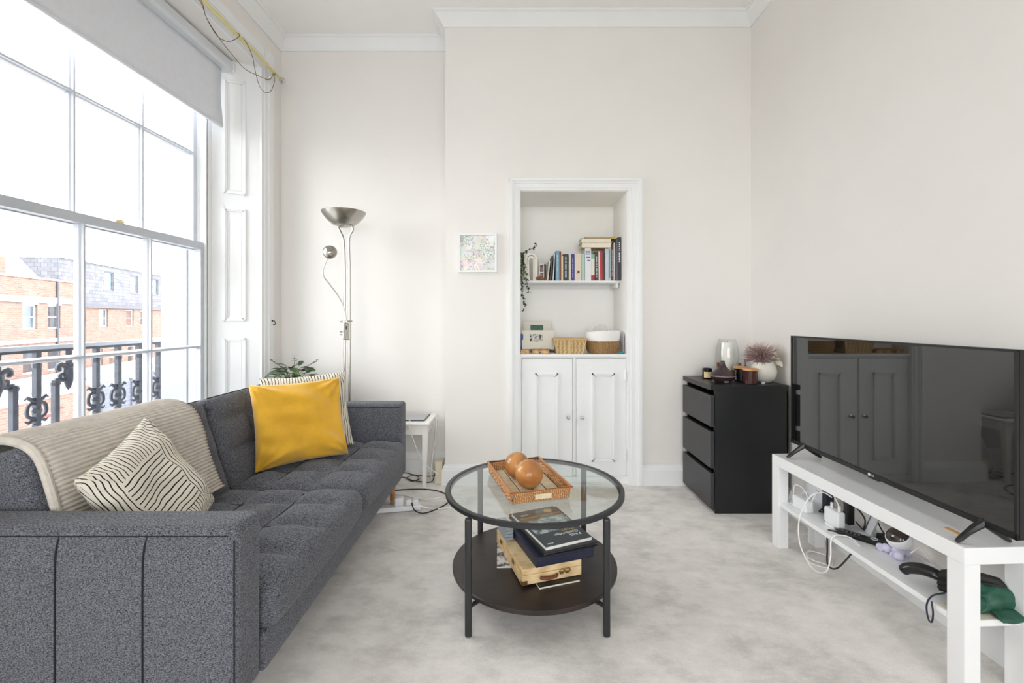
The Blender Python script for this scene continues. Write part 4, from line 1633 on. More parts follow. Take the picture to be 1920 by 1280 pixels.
# ------------------------------------------------------------------ mother-and-child floor lamp
LP = thing('floor_lamp', 'brushed steel uplighter floor lamp with a small reading arm', 'lamp', (-1.168, 3.15, 0))
bm = NB()
lathe(bm, [(0, 0), (0.125, 0), (0.128, 0.008), (0.115, 0.018), (0.03, 0.026), (0, 0.028)], 32)
obj('base', bm, STEEL, LP, True)
for s, top in ((-1, [(-0.062, 0, 1.815), (-0.052, 0, 1.775)]), (1, [(0.028, 0, 1.790), (0.008, 0, 1.770)])):
    bm = NB()
    x = s * 0.017
    tube(bm, spline([(x, 0, 0.02), (x, 0, 0.6), (x, 0, 1.15), (x, 0, 1.50), (x - 0.005, 0, 1.66)] + ([(-0.030, 0, 1.73), (-0.062, 0, 1.80), (-0.055, 0, 1.835)] if s < 0 else [(0.016, 0, 1.735), (0.040, 0, 1.785), (0.020, 0, 1.825)]), 6), 0.0085, 10)
    obj('pole', bm, STEEL, LP, True)
bm = NB()
prof = [(0.0, 1.795), (0.03, 1.797), (0.07, 1.812), (0.11, 1.845), (0.14, 1.885), (0.1475, 1.902)]
lathe(bm, prof + [(r - 0.003, z + 0.002) for r, z in prof[::-1][:-1]] + [(0, 1.798)], 40, (-0.022, 0, 0))
obj('shade', bm, STEEL, LP, True)
obj('switch_box', box((-0.026, -0.012, 1.02), (0.026, 0.012, 1.135), bev=0.004), STEEL, LP)
bm = NB()
lathe(bm, [(0, 0), (0.034, 0), (0.036, 0.006), (0.034, 0.014), (0, 0.014)], 20, (0, 0, 1.14))
obj('collar', bm, STEEL, LP, True)
obj('switch', box((-0.004, -0.0145, 1.09), (0.004, -0.011, 1.115)), BLACKM, LP)
bm = NB()
for z in (1.055, 1.075, 1.145):
    tube(bm, [(-0.045, -0.004, z), (-0.026, -0.004, z)], 0.004, 8)
obj('dimmer_knob', bm, CHROME, LP)
bm = NB()
tube(bm, spline([(-0.002, -0.012, 1.155), (-0.008, -0.014, 1.20), (-0.040, -0.016, 1.296), (-0.10, -0.02, 1.385), (-0.152, -0.02, 1.452), (-0.158, -0.02, 1.50), (-0.140, -0.02, 1.55), (-0.125, -0.02, 1.585)], 6), 0.005, 8)
arm_ = obj('reading_arm', bm, STEEL, LP, True)
M = Matrix.Translation((-0.106, -0.03, 1.625)) @ Matrix.Rotation(R(78), 4, 'X') @ Matrix.Rotation(R(18), 4, 'Y')
bm = NB()
lathe(bm, [(0, 0.020), (0.020, 0.018), (0.040, 0.006), (0.047, -0.006), (0.047, -0.014), (0.042, -0.014), (0, -0.010)], 28, M=M)
obj('reading_shade', bm, STEEL, arm_, True)
bm = NB()
for k in range(7):
    a = 2 * pi * k / 6
    q = (0.012 * cos(a), 0.012 * sin(a)) if k < 6 else (0, 0)
    lathe(bm, [(0, 0.0215), (0.003, 0.0212), (0.003, 0.0185)], 8, (q[0] + 0.004, q[1] - 0.008, 0), M=M)
obj('vent', bm, BLACKM, arm_)

# ------------------------------------------------------------------ side table beside the far arm
CREAM = mat('cream_paint', (236, 234, 228), 0.45, var=0.01)
ST = thing('side_table', 'small cream painted side table between the sofa arm and chimney breast', 'table', (0, 0, 0))
obj('top', box((-0.965, 3.115, 0.432), (-0.592, 3.445, 0.450), bev=0.006), CREAM, ST)
bm = NB()
bx(bm, (-0.945, 3.14, 0.365), (-0.612, 3.155, 0.432))
bx(bm, (-0.945, 3.405, 0.365), (-0.612, 3.42, 0.432))
bx(bm, (-0.945, 3.14, 0.365), (-0.93, 3.42, 0.432))
bx(bm, (-0.627, 3.14, 0.365), (-0.612, 3.42, 0.432))
obj('apron', bm, CREAM, ST)
for x, y, sx, sy in ((-0.625, 3.152, 1, 1), (-0.625, 3.408, 1, -1), (-0.932, 3.152, -1, 1), (-0.932, 3.408, -1, -1)):
    bm = NB()
    ring = []
    for z, h_ in ((0, 0.0115), (0.34, 0.0195), (0.432, 0.0195)):
        off = 0.0195 - h_
        cx_, cy_ = x - sx * 0 - off * sx, y - off * sy * -0
        ring.append([bm.verts.new((cx_ + a * h_, cy_ + b * h_, z)) for a, b in ((-1, -1), (1, -1), (1, 1), (-1, 1))])
    for A, B in zip(ring[:-1], ring[1:]):
        for k in range(4):
            bm.faces.new((A[k], A[(k + 1) % 4], B[(k + 1) % 4], B[k]))
    bm.faces.new(ring[0][::-1])
    bm.faces.new(ring[-1])
    obj('leg', bm, CREAM, ST)
TB = thing('tablet', 'grey tablet computer lying on the cream side table', 'tablet', (-0.757, 3.285, 0.4505))
obj('body', box((-0.12, -0.11, 0), (0.12, 0.11, 0.007), bev=0.002), mat('tablet_edge', (60, 64, 70), 0.35), TB)
obj('back_panel', box((-0.114, -0.104, 0.007), (0.114, 0.104, 0.0076)), mat('tablet_grey', (170, 172, 176), 0.3), TB)


def cable(label, pts, m, r=0.0028, name='cable', sub=6):
    bm = NB()
    tube(bm, spline(pts, sub), r, 7)
    return tag(obj(name, bm, m, None, True), label, 'cable')


cable('thin white charging cable hanging from the tablet on the side table',
      [(-0.735, 3.170, 0.456), (-0.733, 3.125, 0.462), (-0.728, 3.104, 0.445), (-0.705, 3.104, 0.36), (-0.665, 3.11, 0.25), (-0.61, 3.12, 0.16), (-0.56, 3.14, 0.11), (-0.537, 3.165, 0.085)], CABLEW, 0.0024)
cable('white cable hanging beside the right leg of the side table',
      [(-0.585, 3.30, 0.455), (-0.575, 3.30, 0.44), (-0.578, 3.29, 0.33), (-0.588, 3.24, 0.20), (-0.597, 3.20, 0.09), (-0.60, 3.25, 0.01), (-0.62, 3.35, 0.006)], CABLEW, 0.0024)
JB = thing('cable_box', 'beige plastic cable box against the side of the chimney breast', 'box', (-0.545, 3.255, 0))
obj('body', box((-0.026, -0.04, 0.0), (0.026, 0.05, 0.145), bev=0.003), mat('beige_plastic', (218, 210, 186), 0.5), JB)
obj('lid', box((-0.028, -0.042, 0.145), (0.028, 0.052, 0.155), bev=0.002), MATS['beige_plastic'], JB)

# extension lead and floor cables
EL = thing('extension_lead', 'white extension socket strip on the carpet beside the sofa', 'extension lead', (-0.735, 2.755, 0), R(12))
obj('strip', box((-0.155, -0.026, 0.004), (0.155, 0.026, 0.034), bev=0.005), PLASTICW, EL)
for x, big in ((0.028, 1), (0.085, 0), (0.125, 0)):
    bm = NB()
    bm = rbox((x, 0.0, 0.034 + (0.026 if big else 0.017)), (0.050 if big else 0.034, 0.048, 0.052 if big else 0.034), 0.008, (2, 2, 2))
    obj('plug', bm, PLASTICW, EL, True, angle=60)
cable('black cable looping out over the carpet from the extension strip',
      [(-0.63, 2.757, 0.05), (-0.60, 2.70, 0.03), (-0.55, 2.715, 0.006), (-0.48, 2.78, 0.005), (-0.43, 2.87, 0.005), (-0.425, 2.95, 0.005), (-0.50, 3.05, 0.005), (-0.62, 3.10, 0.005), (-0.78, 3.09, 0.005), (-0.92, 3.04, 0.005)], CABLEB, 0.0035)
cable('white cable running right from the end of the extension strip',
      [(-0.585, 2.79, 0.02), (-0.54, 2.79, 0.006), (-0.45, 2.785, 0.005), (-0.36, 2.83, 0.005), (-0.32, 2.90, 0.005), (-0.36, 2.96, 0.005), (-0.46, 2.96, 0.005), (-0.57, 2.925, 0.005), (-0.66, 2.95, 0.005), (-0.75, 3.0, 0.005), (-0.88, 3.02, 0.005)], CABLEW, 0.0042)
cable('tangled black cable under the side table by the wall',
      [(-0.90, 3.30, 0.006), (-0.82, 3.33, 0.006), (-0.74, 3.25, 0.006), (-0.70, 3.30, 0.009), (-0.75, 3.36, 0.010), (-0.79, 3.29, 0.012), (-0.68, 3.235, 0.008), (-0.60, 3.23, 0.008), (-0.575, 3.22, 0.06), (-0.574, 3.25, 0.13)], CABLEB, 0.0032)
cable('second black cable lying along the alcove baseboard under the side table',
      [(-0.95, 3.40, 0.006), (-0.85, 3.43, 0.006), (-0.75, 3.38, 0.006), (-0.66, 3.35, 0.006), (-0.60, 3.36, 0.006), (-0.57, 3.33, 0.02), (-0.560, 3.312, 0.07)], CABLEB, 0.003)

# ------------------------------------------------------------------ framed map
PF = thing('picture_frame', 'white framed pastel street map hanging on the chimney breast', 'picture', (-0.268, YB, 1.626))
bm = NB()
s0, s1 = 0.1365, 0.122
for lo, hi in (((-s0, -0.028, -s0), (-s1, -0.002, s0)), ((s1, -0.028, -s0), (s0, -0.002, s0)), ((-s1, -0.028, s1), (s1, -0.002, s0)), ((-s1, -0.028, -s0), (s1, -0.002, -s1))):
    bx(bm, lo, hi)
obj('frame', bm, WHITE, PF)
obj('print', box((-s1, -0.016, -s1), (s1, -0.004, s1)), m_map(), PF)

# ------------------------------------------------------------------ books in the niche
BROWS = [  # x, width, height, spine, label, lean, mark
    (0.2350, 0.0110, 0.150, (206, 200, 190), 'thin pale book leaning at the left end of the row', 0.10, None),
    (0.2555, 0.0110, 0.185, (64, 62, 62), 'thin dark book second from the left end of the row', 0.08, None),
    (0.2785, 0.0085, 0.207, (214, 208, 214), 'thin white book just left of the light blue book', 0.05, None),
    (0.3012, 0.0275, 0.224, (116, 158, 178), 'light blue book near the left of the shelf row', 0, 'pale'),
    (0.3295, 0.0135, 0.220, (122, 70, 40), 'brown book right of the light blue book', 0, None),
    (0.3437, 0.0135, 0.185, (228, 208, 172), 'thin cream book left of the thick black book', 0, None),
    (0.3580, 0.0395, 0.200, (36, 40, 46), 'thick black hardback book left of the royal blue one', 0, 'pale'),
    (0.4000, 0.0180, 0.192, (214, 208, 190), 'cream book between the black and royal blue books', 0, None),
    (0.4200, 0.0220, 0.200, (48, 52, 150), 'royal blue book in the middle of the row', 0, 'pale'),
    (0.4442, 0.0520, 0.204, (226, 208, 190), 'wide peach book with a small black figure on its spine', 0, 'figure'),
    (0.4985, 0.0220, 0.200, (172, 206, 188), 'mint green book right of the wide peach book', 0, None),
    (0.5227, 0.0455, 0.245, (228, 228, 230), 'tall white book with blue lettering at the top', 0, 'blue'),
    (0.5690, 0.0255, 0.200, (226, 220, 206), 'cream book with green top and red foot', 0, 'redfoot'),
    (0.5985, 0.0265, 0.216, (70, 50, 58), 'dark purple book right of the red-footed book', -0.015, 'pale'),
    (0.6258, 0.0105, 0.220, (226, 220, 196), 'thin cream book left of the bright red book', -0.015, None),
    (0.6370, 0.0185, 0.220, (186, 40, 52), 'bright red book in the right half of the row', -0.015, None),
    (0.6562, 0.0185, 0.220, (42, 58, 48), 'dark green book right of the bright red book', -0.015, None),
    (0.6760, 0.0215, 0.241, (206, 206, 220), 'lilac white book right of the dark green book', 0, None),
    (0.6982, 0.0195, 0.245, (190, 206, 206), 'pale book with a teal stripe left of the maroon one', 0, 'teal'),
    (0.7185, 0.0185, 0.265, (122, 50, 44), 'maroon book near the right end of the row', 0, 'pale'),
    (0.7378, 0.0088, 0.285, (234, 234, 232), 'thin tall white book right of the maroon book', 0, None),
    (0.7474, 0.0115, 0.303, (92, 92, 94), 'grey book left of the big charcoal book', 0, None),
    (0.7598, 0.0240, 0.318, (52, 52, 60), 'tall charcoal book at the right end of the row', 0, 'letters'),
]
for i, (x, w_, h, rgb, lab, lean, mark) in enumerate(BROWS):
    dep = 0.165 + 0.02 * ((i * 7) % 3) * 0.5
    yf = 3.432 if i < 21 else 3.385
    B = thing('book', lab, 'book', (x + w_ / 2, yf, SHZ + 0.0005), 0, 'books standing on the niche shelf')
    B.rotation_euler = (0, lean, 0)
    m = mat('cover_%d_%d_%d' % rgb, rgb, 0.5, var=0.05)
    bm = NB()
    bx(bm, (-w_ / 2, 0, 0), (w_ / 2, 0.003, h))
    bx(bm, (-w_ / 2, 0.003, 0), (-w_ / 2 + 0.0016, dep, h))
    bx(bm, (w_ / 2 - 0.0016, 0.003, 0), (w_ / 2, dep, h))
    obj('cover', bm, m, B)
    obj('pages', box((-w_ / 2 + 0.0016, 0.003, 0.003), (w_ / 2 - 0.0016, dep - 0.004, h - 0.003)), PAGES, B)
    bm = NB()
    mm = INKW
    if mark == 'pale':
        rr_ = random.Random(i)
        z = h * 0.12
        while z < h * 0.86:
            l_ = rr_.uniform(0.005, 0.011)
            bx(bm, (-w_ * 0.14, -0.0003, z), (w_ * 0.14, 0.001, z + l_))
            z += l_ + rr_.choice((0.0022, 0.0022, 0.007))
        mm = mat('foil', (190, 200, 206), 0.4)
    elif mark == 'figure':
        for a, b in (((-0.010, 0.052), (0.008, 0.078)), ((0.010, 0.055), (-0.006, 0.076)), ((-0.002, 0.060), (0.012, 0.066))):
            tube(bm, [(a[0], -0.0002, a[1]), (b[0], -0.0002, b[1])], 0.0028, 5)
        mm = MATS['black_plastic']
    elif mark == 'blue':
        for k in range(5):
            bx(bm, (-0.018 + k * 0.0075, -0.0003, h - 0.036), (-0.0125 + k * 0.0075, 0.001, h - 0.022))
            bx(bm, (-0.018 + k * 0.0075, -0.0003, h - 0.050), (-0.0125 + k * 0.0075, 0.001, h - 0.040))
        bx(bm, (-0.014, -0.0003, h - 0.075), (0.016, 0.001, h - 0.066))
        bx(bm, (-0.006, -0.0003, h - 0.098), (0.014, 0.001, h - 0.090))
        mm = mat('ink_blue', (64, 84, 130), 0.5)
    elif mark == 'redfoot':
        bx(bm, (-w_ / 2 - 0.0002, -0.0004, 0), (w_ / 2 + 0.0002, 0.001, 0.042))
        mm = mat('ink_red', (168, 40, 52), 0.5)
        g_ = NB()
        bx(g_, (-w_ / 2 - 0.0002, -0.0004, h - 0.035), (w_ / 2 + 0.0002, 0.001, h))
        obj('spine_band', g_, mat('ink_green', (132, 176, 144), 0.5), B)
    elif mark == 'teal':
        bx(bm, (-0.002, -0.0004, 0.02), (0.004, 0.001, h - 0.01))
        mm = mat('ink_teal', (74, 120, 126), 0.5)
    elif mark == 'letters':
        for k, z in enumerate([h - 0.045 - 0.0135 * q for q in range(5)] + [h - 0.122 - 0.0125 * q for q in range(6)]):
            bx(bm, (-0.0045, -0.0003, z), (0.0045, 0.001, z + 0.0075))
    if len(bm.verts):
        obj('spine_mark', bm, mm, B)
    else:
        bm.free()

# three books lying across the row
for k, (x0, x1, y0, z0, t, rgb, lab) in enumerate((
        (0.494, 0.712, 3.405, 0.2460, 0.035, (222, 196, 156), 'thick cream paperback lying across the standing books'),
        (0.492, 0.716, 3.412, 0.2813, 0.035, (60, 52, 50), 'dark covered paperback lying second on the standing books'),
        (0.526, 0.757, 3.44, 0.3166, 0.014, (206, 176, 70), 'thin yellow book lying on top of the pile'))):
    B = thing('book', lab, 'book', (0, 0, SHZ + z0), 0, 'books lying across the row')
    m = mat('cover_%d_%d_%d' % rgb, rgb, 0.5, var=0.05)
    bm = NB()
    bx(bm, (x0, y0, 0), (x1, y0 + 0.15, 0.0015))
    bx(bm, (x0, y0, t - 0.0015), (x1, y0 + 0.15, t))
    bx(bm, (x1 - 0.0015, y0, 0.0015), (x1, y0 + 0.15, t - 0.0015))
    obj('cover', bm, m, B)
    obj('pages', box((x0 + 0.003, y0 + 0.003, 0.0015), (x1 - 0.0015, y0 + 0.147, t - 0.0015)), PAGES if k < 2 else m, B)

bm = NB()
bx(bm, (-0.011, 0, 0), (0.011, 0.0006, 0.19))
prism(bm, [(-0.011, 0.19), (0.011, 0.19), (0.011, 0.245)], 0, 0.0006, Matrix(((1, 0, 0, 0), (0, 0, 1, 0), (0, 1, 0, 0), (0, 0, 0, 1))))
o = obj('card', bm, mat('kraft_card', (190, 158, 124), 0.7), None, loc=(0.322, 3.615, SHZ + 0.0005))
tag(o, 'pointed brown card sticking up behind the light blue book', 'card')

# arch vase, card, photo strip, dried seed heads, trailing plant
AV = thing('arch_vase', 'white ceramic double arch ornament on the left of the niche shelf', 'ornament', (0.116, 3.445, SHZ + 0.0005))


def arch_mesh(r_out, r_in, hgt, y0, y1):
    bm = NB()
    out, inn = [], []
    for k in range(17):
        a = pi * k / 16
        out.append((r_out * cos(a), hgt + r_out * sin(a)))
        inn.append((r_in * cos(a), hgt + r_in * sin(a)))
    out = [(r_out, 0)] + out + [(-r_out, 0)]
    inn = [(r_in, 0)] + inn + [(-r_in, 0)]
    for (p, q), (p2, q2) in zip(zip(out[:-1], inn[:-1]), zip(out[1:], inn[1:])):
        vs = [[bm.verts.new((x, y, z)) for x, z in (p, p2, q2, q)] for y in (y0, y1)]
        A, B = vs
        bm.faces.new(A)
        bm.faces.new(B[::-1])
        for i_, j_ in ((0, 1), (2, 3)):
            bm.faces.new((A[i_], A[j_], B[j_], B[i_]))
        if p[1] == 0 or p2[1] == 0:
            bm.faces.new((A[0], A[3], B[3], B[0]) if p[1] == 0 else (A[1], A[2], B[2], B[1]))
    bmesh.ops.remove_doubles(bm, verts=bm.verts[:], dist=1e-5)
    bmesh.ops.bevel(bm, geom=[e for e in bm.edges if e.calc_face_angle(0) > 1.2], offset=0.003, segments=2, affect='EDGES')
    return bm


MATT = mat('matt_white_ceramic', (234, 228, 220), 0.75, var=0.02)
obj('outer_arch', arch_mesh(0.047, 0.029, 0.165, -0.016, 0.016), MATT, AV, True)
obj('inner_arch', arch_mesh(0.0285, 0.0145, 0.155, -0.014, 0.014), MATT, AV, True)
o = obj('greeting_card', box((0, 0, 0), (0.048, 0.003, 0.175)), mat('pale_green_card', (212, 216, 202), 0.7), None, loc=(0.163, 3.50, SHZ + 0.0005), rot=(R(-6), 0, 0))
tag(o, 'plain pale card standing right of the white arch ornament', 'card')
PB = m_photo('photo_booth', (34, 32, 36), (150, 120, 120), 60)
PX = thing('photo_strip', 'strip of small dark photographs propped left of the books', 'photo', (0.180, 3.455, SHZ + 0.0005))
PX.rotation_euler = (R(-8), 0, 0)
obj('paper', box((0, 0, 0), (0.042, 0.0012, 0.132)), INKW, PX)
for z in (0.006, 0.069):
    obj('picture', box((0.005, -0.0006, z), (0.030, 0.0, z + 0.056)), PB, PX)
PX2 = thing('photo_strip', 'second photograph strip standing at a slant beside the books', 'photo', (0.213, 3.438, SHZ + 0.0005), R(62))
obj('paper', box((0, 0, 0), (0.045, 0.0012, 0.135)), INKW, PX2)
obj('picture', box((0.004, -0.0006, 0.01), (0.041, 0.0, 0.125)), PB, PX2)
DRY = mat('dried_seed', (150, 106, 72), 0.8, var=0.3, scale=60)
for k, (x, y, r) in enumerate(((0.188, 3.436, 0.020), (0.160, 3.434, 0.015), (0.220, 3.434, 0.013))):
    bm = NB()
    for j in range(5):
        rr = r * sin(pi * (j + 0.9) / 6)
        for q in range(9):
            a = 2 * pi * (q + 0.5 * (j % 2)) / 9
            p = Vector((rr * cos(a), rr * sin(a), r * (1 - cos(pi * (j + 0.9) / 6))))
            tube(bm, [p * 0.6 + Vector((0, 0, r * 0.4)), p], [r * 0.16, r * 0.07], 5)
    bmesh.ops.create_icosphere(bm, subdivisions=2, radius=r * 0.75, matrix=Matrix.Translation((0, 0, r)))
    o = obj('pine_cone', bm, DRY, None, True, (x, y, SHZ + 0.001))
    tag(o, ['largest brown pine cone in front of the photo strip', 'small pine cone beside the foot of the white arch', 'smallest pine cone near the books'][k], 'pine cone', 'pine cones on the shelf')
TP = thing('trailing_plant', 'trailing ivy in a small pot hanging over the left end of the shelf', 'plant', (0.055, 3.52, SHZ + 0.0005))
bm = NB()
lathe(bm, [(0, 0), (0.018, 0), (0.02, 0.10), (0.016, 0.10), (0, 0.095)], 16)
obj('pot', bm, CERAMIC, TP, True)
IVY = leaf_mesh('leaf', 0.024, 0.018, LEAF, 0.1, 0.2, 3)
IVYD = leaf_mesh('leaf', 0.020, 0.015, LEAFD, 0.1, 0.2, 3)
rnd = random.Random(5)
for pts, nl in (([(0, 0, 0.1), (0.0, -0.05, 0.20), (0.03, -0.09, 0.225), (0.075, -0.11, 0.245), (0.105, -0.11, 0.275)], 26),
                ([(0, 0, 0.1), (-0.012, -0.06, 0.16), (-0.010, -0.115, 0.10), (-0.012, -0.128, 0.0), (-0.005, -0.13, -0.10), (0.006, -0.13, -0.16), (0.008, -0.13, -0.235)], 46),
                ([(0, 0, 0.1), (0.0, -0.07, 0.17), (0.006, -0.115, 0.11), (0.025, -0.122, 0.02), (0.035, -0.128, -0.06), (0.042, -0.13, -0.10)], 34),
                ([(0, 0, 0.1), (-0.008, -0.07, 0.19), (-0.014, -0.105, 0.15), (-0.012, -0.11, 0.05), (-0.008, -0.12, -0.04)], 34),
                ([(0, 0, 0.1), (-0.01, -0.05, 0.20), (-0.012, -0.09, 0.205), (0.0, -0.105, 0.16), (0.004, -0.115, 0.06)], 30)):
    path = spline(pts, 8)
    bm = NB()
    tube(bm, path, 0.0012, 5)
    stx = obj('vine', bm, LEAFD, TP)
    for k in range(nl):
        p = path[int((0.25 + 0.75 * k / nl) * (len(path) - 1))]
        o = bpy.data.objects.new('leaf', rnd.choice((IVY, IVYD)))
        COL.objects.link(o)
        o.parent = stx
        o.location = p
        o.rotation_euler = (rnd.uniform(-1, 1), rnd.uniform(-0.6, 1.2), rnd.uniform(pi, 2 * pi))

# ------------------------------------------------------------------ things on the cupboard top
WZ = 0.9155
MNT = mat('mount_board', (222, 218, 206), 0.7, var=0.02)
for k, (x0, x1, y, h, lab, pm, win) in enumerate((
        (0.062, 0.272, 3.45, 0.232, 'cream mounted print with green picture, standing at the back', mat('green_print', (62, 96, 84), 0.5, var=0.2, scale=80), (0.052, 0.150, 0.150, 0.206)),
        (0.046, 0.284, 3.335, 0.142, 'cream mounted print with black and white photo, in front', m_photo('bw_photo', (30, 30, 32), (206, 204, 200), 45), (0.058, 0.154, 0.058, 0.112)))):
    P_ = thing('mounted_print', lab, 'print', ((x0 + x1) / 2, y, WZ + (0.026 if k else 0)), 0)
    P_.rotation_euler = (R(-14), 0, R(2))
    w2 = (x1 - x0) / 2
    obj('mount', box((-w2, -0.003, 0), (w2, 0.003, h if k else h), bev=0.001, seg=1), MNT, P_)
    obj('picture', box((-w2 + win[0], -0.0036, win[2]), (-w2 + win[1], -0.002, win[3])), pm, P_)
EA = thing('wooden_stand', 'small light wooden stand holding the mounted print', 'stand', (0.178, 3.285, WZ))
obj('block', box((-0.062, -0.03, 0.0), (0.062, 0.075, 0.024), bev=0.002), m_wood('light_wood', (176, 132, 78), (214, 176, 122), 30), EA)
obj('lip', box((-0.064, -0.034, 0.024), (0.064, -0.020, 0.034), bev=0.002), m_wood('mid_wood', (140, 92, 52), (176, 126, 76), 30), EA)
bm = NB()
tube(bm, [(-0.006, -0.0315, 0.008), (-0.006, -0.029, 0.008)], 0.006, 10)
obj('hole', bm, BLACKM, EA)
WBX = thing('wooden_box', 'tiny light wooden box at the left end of the cupboard top', 'box', (0.066, 3.27, WZ))
for z in (0.0, 0.0135):
    obj('slab', box((-0.028, -0.03, z), (0.028, 0.04, z + 0.0128), bev=0.001, seg=1), MATS['light_wood'], WBX)
o = obj('notebook', box((0, 0, 0), (0.018, 0.14, 0.135), bev=0.001, seg=1), mat('cobalt_cover', (48, 82, 150), 0.5), None, loc=(0.037, 3.345, WZ))
tag(o, 'cobalt blue notebook standing behind the tiny wooden box', 'notebook')
o = obj('notebook', box((0, 0, 0), (0.09, 0.10, 0.012), bev=0.001, seg=1), mat('dark_navy_cover', (52, 54, 84), 0.5), None, loc=(0.215, 3.365, WZ))
tag(o, 'dark navy notebook lying under the mounted prints', 'notebook')

BA = thing('bamboo_basket', 'rectangular pale bamboo basket on the cupboard top', 'basket', (0.386, 3.30, WZ))


def taper_ring(z, w0, d0, w1, d1, t, n=10):
    w_ = w0 + (w1 - w0) * t
    d_ = d0 + (d1 - d0) * t
    c = []
    for (sx, sy) in ((-1, -1), (1, -1), (1, 1), (-1, 1)):
        c.append(Vector((sx * w_, sy * d_, z)))
    pts = []
    for a, b in zip(c, c[1:] + c[:1]):
        for k in range(n):
            pts.append(a.lerp(b, k / n))
    return pts


for k in range(11):
    t = k / 10
    bm = NB()
    pts = taper_ring(0.004 + 0.093 * t, 0.086, 0.06, 0.110, 0.075, t, 12)
    pts = [p + Vector((p.x, p.y, 0)).normalized() * 0.0016 * sin(i * 2.1 + k * pi) for i, p in enumerate(pts)]
    tube(bm, pts, 0.0052, 6, True)
    obj('strand', bm, BAMBOO, BA, True)
bm = NB()
tube(bm, taper_ring(0.103, 0.086, 0.06, 0.112, 0.077, 1, 6), 0.007, 8, True)
obj('rim', bm, mat('bamboo_rim', (204, 170, 118), 0.6, var=0.1), BA, True)
for sx, sy in ((-1, -1), (1, -1), (1, 1), (-1, 1), (0, -1.03)):
    bm = NB()
    tube(bm, [(sx * 0.090, sy * 0.064, 0.002), (sx * 0.114, sy * 0.079, 0.1)], 0.005, 6)
    obj('upright', bm, MATS['bamboo_rim'], BA, True)
obj('base', box((-0.084, -0.058, 0.001), (0.084, 0.058, 0.006)), BAMBOO, BA)

SB = thing('seagrass_basket', 'round seagrass basket with white upper half and handle on the cupboard top', 'basket', (0.636, 3.325, WZ))
for k in range(8):
    r = 0.100 + 0.021 * sin(pi * (k + 1.2) / 14)
    z = 0.006 + k * 0.0112
    bm = NB()
    pts = [(r * cos(2 * pi * i / 48) * (1 + 0.022 * sin(i * 2.6 + k)), r * 0.82 * sin(2 * pi * i / 48) * (1 + 0.022 * sin(i * 2.6 + k)), z + 0.0018 * sin(i * 2.6)) for i in range(48)]
    tube(bm, pts, 0.0060, 6, True)
    obj('coil', bm, SEAGRASS, SB, True)
WCLOTH = mat('white_cotton', (236, 234, 232), 0.9, var=0.02, bump=0.3, bscale=200)
bm = NB()
rings = []
for r, z in ((0.119, 0.090), (0.124, 0.12), (0.127, 0.158), (0.124, 0.160), (0.119, 0.12), (0.114, 0.092)):
    rings.append([bm.verts.new((r * cos(2 * pi * i / 40), r * 0.82 * sin(2 * pi * i / 40), z + (0.004 * sin(3 * 2 * pi * i / 40) if z > 0.15 else 0))) for i in range(40)])
for A, B in zip(rings[:-1], rings[1:]):
    for i in range(40):
        bm.faces.new((A[i], A[(i + 1) % 40], B[(i + 1) % 40], B[i]))
obj('white_band', bm, WCLOTH, SB, True)
bm = NB()
tube(bm, spline([(-0.065, 0.085, 0.15), (-0.055, 0.082, 0.185), (-0.025, 0.08, 0.207), (0.02, 0.08, 0.207), (0.05, 0.082, 0.185), (0.062, 0.085, 0.15)], 5), 0.006, 8)
obj('handle', bm, WCLOTH, SB, True)
bm = NB()
lathe(bm, [(0, 0), (0.100, 0.0), (0.104, 0.005), (0, 0.007)], 32)
bmesh.ops.scale(bm, vec=(1, 0.82, 1), verts=bm.verts[:])
obj('base', bm, SEAGRASS, SB)

for k, (x, a, rgb, lab) in enumerate(((0.771, 0.05, (224, 222, 232), 'white card leaning nearest the seagrass basket'), (0.775, 0.04, (150, 130, 176), 'purple edged card between two white cards'), (0.780, 0.02, (236, 236, 238), 'white card against the right side of the niche'))):
    o = obj('card', box((-0.001, 0, 0), (0.001, 0.11, 0.14 - 0.01 * k)), mat('card_%d_%d_%d' % rgb, rgb, 0.6), None, loc=(x, 3.27 + 0.02 * k, WZ + 0.001), rot=(0, a, 0))
    tag(o, lab, 'card', 'cards at the right of the cupboard top')
bm = NB()
tube(bm, [(0.735, 3.25, WZ + 0.008), (0.768, 3.238, WZ + 0.008)], [0.007, 0.0075], 12)
tag(obj('lighter', bm, mat('teal_plastic', (40, 128, 128), 0.4), None, True), 'small teal plastic tube in front of the leaning cards', 'tube')

# ================================================================== on the chest of drawers
CTZ = ch + 0.0005
WICK = mat('tealight_wax', (222, 200, 150), 0.5)
JR = thing('candle_jar', 'small black candle jar with cream label at the left of the chest', 'candle', (1.275, 3.03, CTZ))
bm = NB()
lathe(bm, [(0, 0), (0.029, 0), (0.031, 0.003), (0.031, 0.066), (0.028, 0.068), (0.028, 0.05), (0, 0.05)], 28)
obj('jar', bm, MATS['black_gloss'], JR, True)
bm = NB()
for k in range(-6, 6):
    a0, a1 = R(-105) + k * 0.14, R(-105) + (k + 1) * 0.14
    bm.faces.new([bm.verts.new((0.0314 * cos(a), 0.0314 * sin(a), z)) for a, z in ((a0, 0.008), (a1, 0.008), (a1, 0.046), (a0, 0.046))])
obj('label', bm, mat('cream_label', (228, 210, 160), 0.6, var=0.1, scale=60), JR, True)

